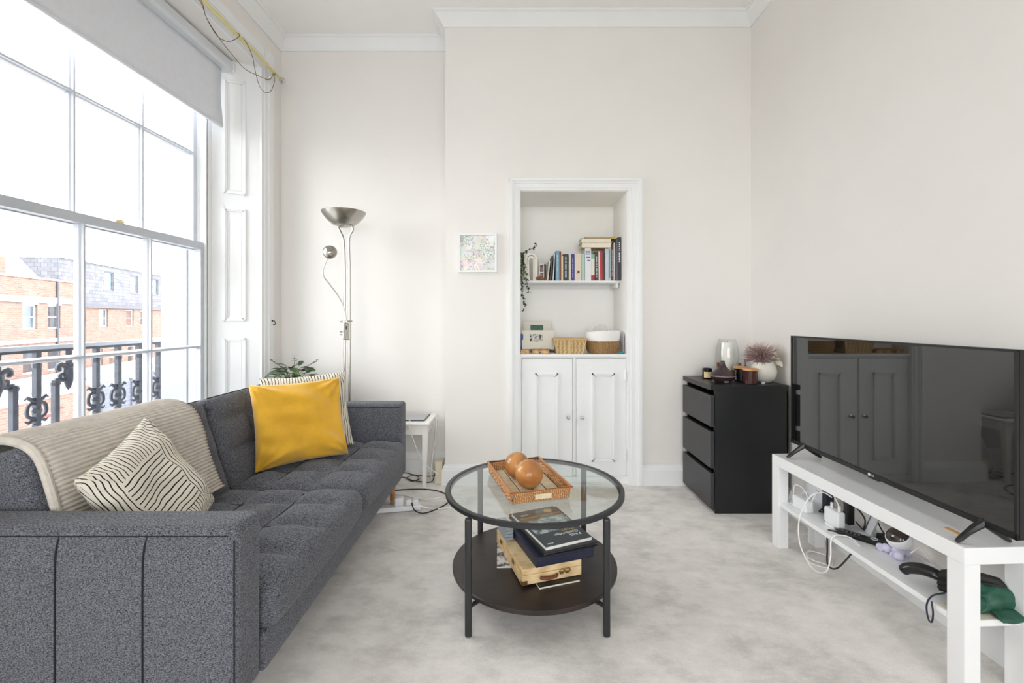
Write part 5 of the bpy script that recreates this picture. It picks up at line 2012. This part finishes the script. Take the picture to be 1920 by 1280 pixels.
DF = thing('aroma_diffuser', 'dark brown onion-shaped aroma diffuser on the front of the chest', 'diffuser', (1.300, 2.86, CTZ))
DBR = mat('dark_brown_plastic', (58, 42, 44), 0.4, var=0.08)
bm = NB()
lathe(bm, [(0, 0), (0.04, 0), (0.05, 0.006), (0.068, 0.026), (0.0735, 0.038)], 36)
obj('base', bm, DBR, DF, True)
bm = NB()
lathe(bm, [(0.0735, 0.0405), (0.072, 0.046), (0.062, 0.060), (0.045, 0.074), (0.028, 0.088), (0.017, 0.103), (0.013, 0.120), (0.012, 0.134), (0.009, 0.134), (0.008, 0.11), (0, 0.10)], 36)
obj('cover', bm, DBR, DF, True)
bm = NB()
lathe(bm, [(0.070, 0.038), (0.0738, 0.038), (0.0738, 0.0405), (0.070, 0.0405)], 36)
obj('light_ring', bm, mat('ring_grey', (170, 160, 170), 0.3), DF, True)
obj('button', box((-0.013, -0.060, 0.004), (0.013, -0.050, 0.010), bev=0.002), mat('button_grey', (196, 198, 198), 0.4), DF)

HV = thing('hurricane_lantern', 'clear glass hurricane lantern with white candle on wooden legs', 'lantern', (1.420, 3.055, CTZ))
HGL = m_glass('clear_glass', (0.975, 0.985, 0.985), 0.9, 0.0, 0.01)
bm = NB()
prof = [(0.040, 0.045), (0.066, 0.075), (0.074, 0.13), (0.070, 0.19), (0.058, 0.245), (0.052, 0.262)]
lathe(bm, prof + [(0.0495, 0.262)] + [(r - 0.003, z) for r, z in prof[::-1][1:]], 36)
obj('glass', bm, HGL, HV, True)
bm = NB()
lathe(bm, [(0, 0.055), (0.037, 0.055), (0.038, 0.06), (0.038, 0.235), (0.036, 0.24), (0.01, 0.237), (0, 0.236)], 32)
cnd = obj('candle', bm, mat('candle_wax', (240, 236, 228), 0.4, var=0.02), HV, True)
bm = NB()
tube(bm, [(0, 0, 0.235), (0.001, 0, 0.248)], 0.0012, 6)
obj('wick', bm, BLACKM, cnd)
WALNUT = m_wood('walnut', (104, 60, 34), (150, 94, 56), 30)
for a in (R(200), R(320), R(80)):
    bm = NB()
    tube(bm, [(0.070 * cos(a), 0.070 * sin(a), 0), (0.078 * cos(a), 0.078 * sin(a), 0.105)], [0.007, 0.0095], 10)
    obj('leg', bm, WALNUT, HV, True)
bm = NB()
for a in (R(200), R(320), R(80)):
    tube(bm, [(0, 0, 0.046), (0.071 * cos(a), 0.071 * sin(a), 0.046)], 0.006, 8)
lathe(bm, [(0, 0.040), (0.045, 0.040), (0.045, 0.052), (0, 0.052)], 24)
obj('cradle', bm, WALNUT, HV, True)

AMBER = mat('amber_brown_glass', (66, 38, 38), 0.12, var=0.08)
LIDW = m_wood('lid_wood', (190, 132, 76), (222, 170, 112), 30)
for x, y, lab, dark in ((1.440, 2.905, 'candle jar with wooden lid, half hidden behind the brown one', True), (1.439, 2.795, 'brown glass candle jar with wooden lid at the chest front edge', False)):
    J = thing('lidded_candle', lab, 'candle', (x, y, CTZ), 0, 'candle jars with wooden lids')
    bm = NB()
    lathe(bm, [(0, 0), (0.040, 0), (0.043, 0.004), (0.043, 0.080), (0.040, 0.080), (0, 0.078)], 32)
    obj('jar', bm, MATS['black_gloss'] if dark else AMBER, J, True)
    bm = NB()
    lathe(bm, [(0, 0.081), (0.0455, 0.081), (0.0465, 0.084), (0.0465, 0.091), (0.0445, 0.093), (0, 0.093)], 32)
    obj('lid', bm, LIDW, J, True)
    if dark:
        bm = NB()
        for k in range(5):
            bx(bm, (-0.0415, -0.0145, 0.012 + k * 0.012), (-0.040, -0.0095, 0.019 + k * 0.012))
        obj('label_print', bm, INKW, J)
RD = thing('small_bottle', 'tiny dark bottle with a thin stick behind the lidded candles', 'bottle', (1.512, 2.995, CTZ))
bm = NB()
lathe(bm, [(0, 0), (0.018, 0), (0.018, 0.06), (0.008, 0.075), (0.008, 0.09), (0, 0.09)], 16)
obj('body', bm, MATS['black_gloss'], RD, True)
bm = NB()
tube(bm, [(0, 0, 0.08), (-0.004, 0, 0.135)], 0.0025, 6)
obj('stick', bm, BLACKM, RD)
TP_ = tag(obj('pebble_tealight', lathe(NB(), [(0, 0), (0.010, 0), (0.013, 0.006), (0.010, 0.014), (0, 0.016)], 16), mat('silver_pebble', (186, 190, 196), 0.25), None, True, (1.503, 2.765, CTZ)),
          'tiny silver pebble between the brown candle and the flower pot', 'ornament')

FP = thing('flower_pot', 'round cream ceramic pot of dried purple and white flowers on the chest', 'flower pot', (1.552, 2.848, CTZ))
bm = NB()
prof = [(0.040, 0.004), (0.058, 0.018), (0.072, 0.045), (0.075, 0.070), (0.068, 0.100), (0.060, 0.122), (0.058, 0.128)]
lathe(bm, [(0, 0), (0.034, 0), (0.040, 0.004)] + prof[1:] + [(0.054, 0.128), (0.056, 0.12), (0.062, 0.10), (0, 0.098)], 40)
obj('pot', bm, CERAMIC, FP, True)
rnd = random.Random(21)
SPIKE = mat('dried_purple', (164, 138, 136), 0.8, var=0.3, scale=50)
SPIKE2 = mat('dried_pale', (214, 198, 186), 0.8, var=0.15, scale=50)
for which, cen, n, m_, ln, nm in ((0, Vector((-0.022, 0, 0.158)), 520, SPIKE, 0.085, 'spiky_flower'), (1, Vector((-0.010, 0.005, 0.175)), 150, SPIKE2, 0.095, 'spiky_flower')):
    bm = NB()
    for k in range(n):
        th = rnd.uniform(0, 2 * pi)
        ph = math.acos(rnd.uniform(-0.42, 1))
        d = Vector((sin(ph) * cos(th), sin(ph) * sin(th), cos(ph)))
        b = cen + d * 0.012
        l_ = ln * rnd.uniform(0.65, 1.15) * (0.75 if d.z > 0.8 else 1)
        tip = b + d * l_ + Vector((0, 0, rnd.uniform(-0.01, 0.01)))
        mid = b.lerp(tip, 0.55) + Vector((rnd.uniform(-1, 1), rnd.uniform(-1, 1), rnd.uniform(-1, 1))) * 0.005
        tube(bm, [b, mid, tip], [0.0014, 0.0021, 0.0005], 4, cap=False)
    tube(bm, [(0, 0, 0.09), cen], 0.004, 5)
    stuff(obj(nm, bm, m_, FP))
PETAL = leaf_mesh('petal', 0.046, 0.036, mat('pale_petal', (226, 222, 206), 0.8, var=0.08, scale=40), 0.4, 0.4, 4)
for k in range(30):
    cx_ = Vector((0.055, -0.036, 0.138)) + Vector((rnd.uniform(-0.03, 0.012), rnd.uniform(-0.02, 0.03), rnd.uniform(-0.018, 0.05)))
    o = bpy.data.objects.new('petal', PETAL)
    COL.objects.link(o)
    o.parent = FP
    o.location = cx_
    o.rotation_euler = (rnd.uniform(-1, 1), rnd.uniform(-1.2, 0.4), rnd.uniform(0, 2 * pi))
bm = NB()
for k in range(14):
    a = R(-50) + rnd.uniform(-0.5, 0.5)
    b = Vector((0.05, -0.01, 0.13))
    tip = b + Vector((rnd.uniform(0.03, 0.075), rnd.uniform(-0.03, 0.02), rnd.uniform(0.02, 0.075)))
    tube(bm, [b, tip], [0.0016, 0.0006], 4)
obj('grass_plume', bm, SPIKE2, FP)

# ================================================================== on the bench's lower shelf (bench axes: x towards the camera, y to the wall)
BZ = 0.2345
BM_ = Matrix.Translation((1.475, 1.885, 0)) @ Matrix.Rotation(R(-87.5), 4, 'Z')
BR_ = R(-87.5)


def onbench(x, y, z=BZ):
    return BM_ @ Vector((x, y, z))


RT = thing('router', 'white broadband router standing at the far end of the bench shelf', 'router', onbench(-0.385, 0.045), BR_)
obj('body', box((-0.065, -0.022, 0), (0.065, 0.022, 0.165), bev=0.004), PLASTICW, RT)
bm = NB()
bx(bm, (0.022, -0.0235, 0.118), (0.050, -0.0215, 0.128))
obj('logo', bm, mat('pink_print', (206, 120, 150), 0.5), RT)
bm = NB()
lathe(bm, [(0, 0), (0.008, 0), (0.008, 0.001), (0, 0.001)], 16, M=Matrix.Translation((0.038, -0.022, 0.085)) @ Matrix.Rotation(R(90), 4, 'X'))
obj('button', bm, MATS['navy_board'], RT)
bm = NB()
lathe(bm, [(0, 0), (0.003, 0), (0.003, 0.001), (0, 0.001)], 10, M=Matrix.Translation((-0.02, -0.022, 0.13)) @ Matrix.Rotation(R(90), 4, 'X'))
obj('indicator', bm, GUTTER, RT)
PW = thing('power_adapter', 'black power adapter standing beside the white router', 'adapter', onbench(-0.295, 0.035), BR_)
obj('body', box((-0.014, -0.02, 0), (0.014, 0.02, 0.135), bev=0.003), mat('adapter_black', (36, 40, 52), 0.5), PW)

HB_ = thing('smart_hub', 'white square plug-in hub near the middle of the bench shelf', 'hub', onbench(-0.150, -0.045), BR_)
obj('body', rbox((0, 0, 0.047), (0.088, 0.036, 0.070), 0.008, (3, 2, 3)), PLASTICW, HB_, True, angle=60)
obj('foot', box((-0.035, -0.020, 0), (0.02, 0.02, 0.013), bev=0.003), PLASTICW, HB_)
for x in (-0.018, 0.026):
    bm = NB()
    tube(bm, [(x, 0.002, 0.080), (x, 0.002, 0.105)], 0.006, 8)
    obj('plug', bm, PLASTICW, HB_, True)
PW2 = thing('black_plug', 'black plug block behind the white square hub', 'plug', onbench(-0.160, 0.03), BR_)
obj('body', rbox((0, 0, 0.06), (0.034, 0.03, 0.10), 0.006, (2, 2, 3)), TVPLASTIC, PW2, True, angle=60)
WA = thing('charger_block', 'white charger block at the far end of the bench shelf', 'charger', onbench(-0.345, -0.055), BR_)
obj('body', rbox((0, 0, 0.028), (0.10, 0.045, 0.056), 0.008, (3, 2, 2)), PLASTICW, WA, True, angle=60)
obj('pins', box((-0.035, -0.026, 0.015), (-0.01, -0.0225, 0.035)), PLASTICW, WA)

PS_ = thing('phone_stand', 'silver tilted phone stand against the bench back', 'phone stand', onbench(-0.075, 0.045), BR_)
M = Matrix.Rotation(R(-16), 4, 'X') @ Matrix.Rotation(R(10), 4, 'Y')
obj('plate', box((-0.016, -0.004, 0.006), (0.016, 0.006, 0.135), M, bev=0.002), mat('silver_plastic', (206, 208, 210), 0.3), PS_)
obj('side', box((-0.024, -0.002, 0.006), (-0.017, 0.012, 0.135), M), mat('grey_plastic', (110, 112, 114), 0.4), PS_)
obj('foot', box((-0.024, -0.018, 0.0), (0.022, 0.028, 0.008), bev=0.002), MATS['silver_plastic'], PS_)
o = obj('set_top_stick', box((-0.03, -0.014, 0), (0.03, 0.014, 0.022), bev=0.003), TVPLASTIC, None, loc=onbench(-0.020, 0.075), rot=(0, 0, BR_))
tag(o, 'small black box behind the remote control on the shelf', 'box')

RM = thing('remote_control', 'black remote control lying on the bench shelf', 'remote control', onbench(-0.035, -0.018), BR_ + R(38))
obj('body', rbox((0, 0, 0.010), (0.165, 0.036, 0.020), 0.007, (10, 3, 1)), TVPLASTIC, RM, True, angle=60)
bm = NB()
for k in range(5):
    for j in (-1, 0, 1):
        bx(bm, (-0.062 + k * 0.014 - 0.004, j * 0.010 - 0.003, 0.0195), (-0.062 + k * 0.014 + 0.004, j * 0.010 + 0.003, 0.0212))
obj('button', bm, mat('button_mid', (92, 96, 104), 0.5), RM)
bm = NB()
tube(bm, [(0.045 + 0.011 * cos(a), 0.011 * sin(a), 0.020) for a in [2 * pi * k / 16 for k in range(16)]], 0.002, 6, True)
obj('dial', bm, MATS['silver_plastic'], RM)
KY = thing('key_bunch', 'bunch of keys with a beige tag by the remote control', 'keys', onbench(-0.095, -0.045), BR_ + R(20))
bm = NB()
tube(bm, [(0.012 * cos(a), 0.012 * sin(a), 0.003) for a in [2 * pi * k / 14 for k in range(14)]], 0.0015, 6, True)
obj('ring', bm, CHROME, KY)
obj('tag', box((0.008, -0.008, 0.0), (0.030, 0.012, 0.016), bev=0.002), mat('beige_tag', (196, 172, 140), 0.6), KY)
for a in (2.2, 3.0, 3.8):
    obj('key', box((0.012, -0.005, 0.001), (0.058, 0.005, 0.004), Matrix.Rotation(a, 4, 'Z')), mat('dark_key', (40, 40, 44), 0.4), KY)

RBT = thing('camera_ball', 'white ball-shaped gadget with dark glossy face on a lilac base', 'gadget', onbench(0.098, 0.025), BR_)
bm = NB()
LILAC = mat('lilac_plastic', (216, 212, 234), 0.45, var=0.02)
for sx, sy in ((-0.03, -0.022), (0.028, -0.026), (0.0, 0.030)):
    bmesh.ops.create_uvsphere(bm, u_segments=16, v_segments=10, radius=0.017, matrix=Matrix.Translation((sx, sy, 0.0175)) @ Matrix.Diagonal((1.2, 0.9, 1, 1)))
bmesh.ops.create_uvsphere(bm, u_segments=20, v_segments=12, radius=0.022, matrix=Matrix.Translation((0, 0, 0.0225)))
obj('base', bm, LILAC, RBT, True, angle=180)
for sx in (-0.045, 0.020):
    bm = NB()
    tube(bm, [(sx - 0.006, -0.032, 0.0145), (sx + 0.006, -0.036, 0.0145)], 0.014, 16)
    obj('wheel', bm, LILAC, RBT, True)
bm = NB()
prof = []
for k in range(13):
    a = -pi / 2 + pi * 0.60 * k / 12
    prof.append((0.044 * cos(a), 0.044 * sin(a)))
lathe(bm, prof + [(prof[-1][0] - 0.003, prof[-1][1])], 28, M=Matrix.Translation((0, 0.002, 0.070)) @ Matrix.Rotation(R(30), 4, 'X'))
obj('shell', bm, PLASTICW, RBT, True, angle=180)
bm = NB()
prof = []
for k in range(9):
    a = pi * 0.09 + pi * 0.41 * k / 8
    prof.append((max(0, 0.0415 * cos(a)), 0.0415 * sin(a)))
prof[-1] = (0, prof[-1][1])
lathe(bm, [(0.040, 0.012)] + prof, 28, M=Matrix.Translation((0, 0.002, 0.070)) @ Matrix.Rotation(R(30), 4, 'X'))
obj('face', bm, mat('dark_gloss', (50, 36, 32), 0.06, spec=0.9), RBT, True, angle=180)

# folded umbrella and green pouch at the near end
UM = thing('folded_umbrella', 'folded black umbrella with a thick curved handle on the bench shelf', 'umbrella', onbench(0.355, -0.025), BR_)
UMB = mat('umbrella_cloth', (38, 38, 36), 0.75, var=0.15, scale=40)
bm = NB()
tube(bm, spline([(-0.095, -0.085, 0.034), (-0.085, -0.075, 0.050), (-0.060, -0.055, 0.062), (-0.035, -0.035, 0.062), (-0.015, -0.015, 0.054)], 5),
     [0.012] + [0.0165 + 0.003 * sin(pi * k / 19) for k in range(20)], 14)
obj('handle', bm, HANDLEB, UM, True)
bm = NB()
prev = None
N_ = 22
for i in range(9):
    t = i / 8
    r = 0.024 + 0.014 * sin(pi * min(1, t * 0.9 + 0.15))
    c_ = Vector((-0.02 + 0.105 * t, -0.02 + 0.115 * t, 0.045 + 0.03 * t))
    ring = []
    for k in range(N_):
        a = 2 * pi * k / N_
        rr = r * (1 + 0.13 * (1 if k % 2 else -1)) if i < 8 else r * 0.3
        v_ = c_ + Vector((-0.48 * cos(a) * rr, 0.88 * cos(a) * rr, sin(a) * rr))
        v_.z = max(0.002, v_.z)
        ring.append(bm.verts.new(v_))
    if prev:
        for k in range(N_):
            bm.faces.new((prev[k], prev[(k + 1) % N_], ring[(k + 1) % N_], ring[k]))
    else:
        bm.faces.new(ring[::-1])
    prev = ring
bm.faces.new(prev)
obj('canopy', bm, UMB, UM, True, angle=50)
bm = NB()
for k in range(5):
    a = -1.0 + k * 0.5
    p = Vector((-0.02, -0.02, 0.047)) + Vector((-0.48 * cos(a + 1.57) * 0.026, 0.88 * cos(a + 1.57) * 0.026, sin(a + 1.57) * 0.026))
    tube(bm, [p, p + Vector((-0.022, -0.012, 0.002))], 0.0018, 5)
obj('rib', bm, STEEL, UM)

GP = thing('green_pouch', 'crumpled dark green nylon pouch hanging over the near bench shelf', 'pouch', onbench(0.425, 0.0), BR_)
GREEN = mat('green_nylon', (34, 84, 66), 0.5, var=0.18, scale=14, bump=0.2, bscale=60)


def lump(p, n):
    q = p.copy()
    f = 0.020 * noise.noise(Vector((p.x * 16, p.y * 22, p.z * 20))) + 0.010 * noise.noise(Vector((p.x * 50 + p.y * 18, p.y * 30, p.z * 55)))
    q += Vector((p.x * 0.4, p.y * 0.6, p.z)).normalized() * f if p.length > 1e-6 else Vector()
    q.z = max(-0.0395, q.z)
    return q


obj('bag', rbox((-0.004, 0.012, 0.042), (0.075, 0.175, 0.078), 0.034, (26, 40, 18), lump), GREEN, GP, True, angle=180)


def flap(p, n):
    q = p.copy()
    q.z += 0.006 * noise.noise(Vector((p.x * 30, p.y * 25, 2))) - max(0, p.x - 0.01) * 0.55
    return q


obj('flap', rbox((0.030, 0.05, 0.018), (0.075, 0.11, 0.012), 0.005, (14, 18, 2), flap), GREEN, GP, True, angle=180)
bm = NB()
tube(bm, spline([(0.0245, -0.060, 0.062), (0.029, -0.030, 0.064), (0.030, -0.015, 0.045), (0.031, -0.025, 0.018), (0.030, -0.060, 0.012)], 5), 0.0035, 6)
obj('drawcord', bm, GREEN, GP, True)
bm = NB()
tube(bm, spline([(-0.035, -0.085, 0.035), (-0.045, -0.118, 0.02), (-0.055, -0.128, -0.015), (-0.048, -0.130, -0.055), (-0.036, -0.130, -0.060), (-0.032, -0.129, -0.03), (-0.040, -0.126, 0.005)], 6), 0.0026, 6)
obj('wrist_loop', bm, MATS['navy_board'], GP, True)
o = obj('pamphlet', box((-0.04, -0.10, 0), (0.045, 0.105, 0.0012)), PAGES, None, loc=onbench(0.428, -0.012, BZ), rot=(0, 0, BR_))
tag(o, 'white paper sheet under the green pouch on the shelf', 'paper')


def bcable(label, pts, m, r=0.0026):
    cable(label, [onbench(*p) for p in pts], m, r)


bcable('white cable hanging in a big loop over the bench front',
       [(-0.185, -0.03, 0.355), (-0.20, -0.06, 0.372), (-0.235, -0.09, 0.345), (-0.255, -0.115, 0.28), (-0.262, -0.130, 0.225), (-0.262, -0.133, 0.15), (-0.235, -0.134, 0.09), (-0.16, -0.134, 0.045), (-0.085, -0.134, 0.075), (-0.060, -0.132, 0.15), (-0.062, -0.128, 0.22), (-0.065, -0.105, 0.242), (-0.06, -0.06, 0.239), (-0.02, -0.055, 0.239), (0.02, -0.07, 0.239)], CABLEW, 0.0030)
bcable('white cable arching up between the two white plugs',
       [(-0.30, -0.05, 0.245), (-0.28, -0.05, 0.31), (-0.24, -0.05, 0.370), (-0.20, -0.045, 0.395), (-0.165, -0.045, 0.385), (-0.128, -0.044, 0.345), (-0.126, -0.043, 0.335)], CABLEW, 0.0028)
bcable('thin white cable coiled over the charger block at the far end',
       [(-0.42, -0.05, 0.25), (-0.40, -0.06, 0.33), (-0.36, -0.05, 0.335), (-0.32, -0.05, 0.30), (-0.34, -0.07, 0.245), (-0.40, -0.08, 0.245), (-0.43, -0.04, 0.255), (-0.37, -0.02, 0.31), (-0.31, -0.02, 0.295)], CABLEW, 0.0026)
bcable('black cable drooping below the far end of the shelf',
       [(-0.44, 0.05, 0.24), (-0.46, 0.128, 0.22), (-0.43, 0.128, 0.12), (-0.36, 0.08, 0.04), (-0.25, 0.0, 0.015), (-0.16, -0.02, 0.05), (-0.14, 0.06, 0.16), (-0.14, 0.128, 0.215), (-0.13, 0.122, 0.25)], CABLEB, 0.0038)
bcable('thin white cables tangled on the carpet under the bench',
       [(-0.44, 0.06, 0.006), (-0.36, -0.02, 0.006), (-0.28, -0.06, 0.006), (-0.24, 0.0, 0.006), (-0.32, 0.06, 0.010), (-0.38, 0.0, 0.012), (-0.30, -0.05, 0.016), (-0.22, 0.04, 0.008)], CABLEW, 0.0026)
bcable('black cable tangled behind the white square hub',
       [(-0.290, 0.015, 0.30), (-0.285, 0.01, 0.25), (-0.30, -0.005, 0.243), (-0.27, 0.0, 0.27), (-0.23, 0.01, 0.275), (-0.19, 0.02, 0.27), (-0.16, 0.03, 0.345), (-0.10, 0.05, 0.30), (-0.09, 0.04, 0.255), (-0.13, 0.06, 0.243), (-0.17, 0.07, 0.25)], CABLEB, 0.0032)
bcable('black cable running from under the top down to the phone stand',
       [(-0.12, 0.10, 0.408), (-0.11, 0.10, 0.36), (-0.08, 0.095, 0.29), (-0.04, 0.09, 0.255), (0.0, 0.10, 0.2385)], CABLEB, 0.0026)
bcable('thin white cable coiled beside the ball gadget',
       [(0.145, 0.03, 0.27), (0.165, 0.05, 0.30), (0.185, 0.07, 0.26), (0.18, 0.09, 0.24), (0.145, 0.085, 0.239), (0.13, 0.07, 0.25)], CABLEW, 0.0024)
SK = thing('wall_socket', 'white double wall socket on the right wall behind the bench', 'socket', (XR, 2.52, 0.33), R(-90))
obj('plate', box((-0.073, -0.010, -0.043), (0.073, 0.0, 0.043), bev=0.002), PLASTICW, SK)
obj('switch', box((-0.02, -0.014, 0.014), (-0.008, -0.009, 0.03)), PLASTICW, SK)
obj('switch', box((0.008, -0.014, 0.014), (0.02, -0.009, 0.03)), PLASTICW, SK)
o = obj('paper_slip', box((-0.03, -0.008, 0), (0.03, 0.008, 0.002)), mat('orange_paper', (214, 164, 112), 0.6), None, loc=(1.445, 1.500, bh + 0.0005), rot=(0, 0, R(-89)))
tag(o, 'orange and white paper slip under the near end of the television', 'paper')
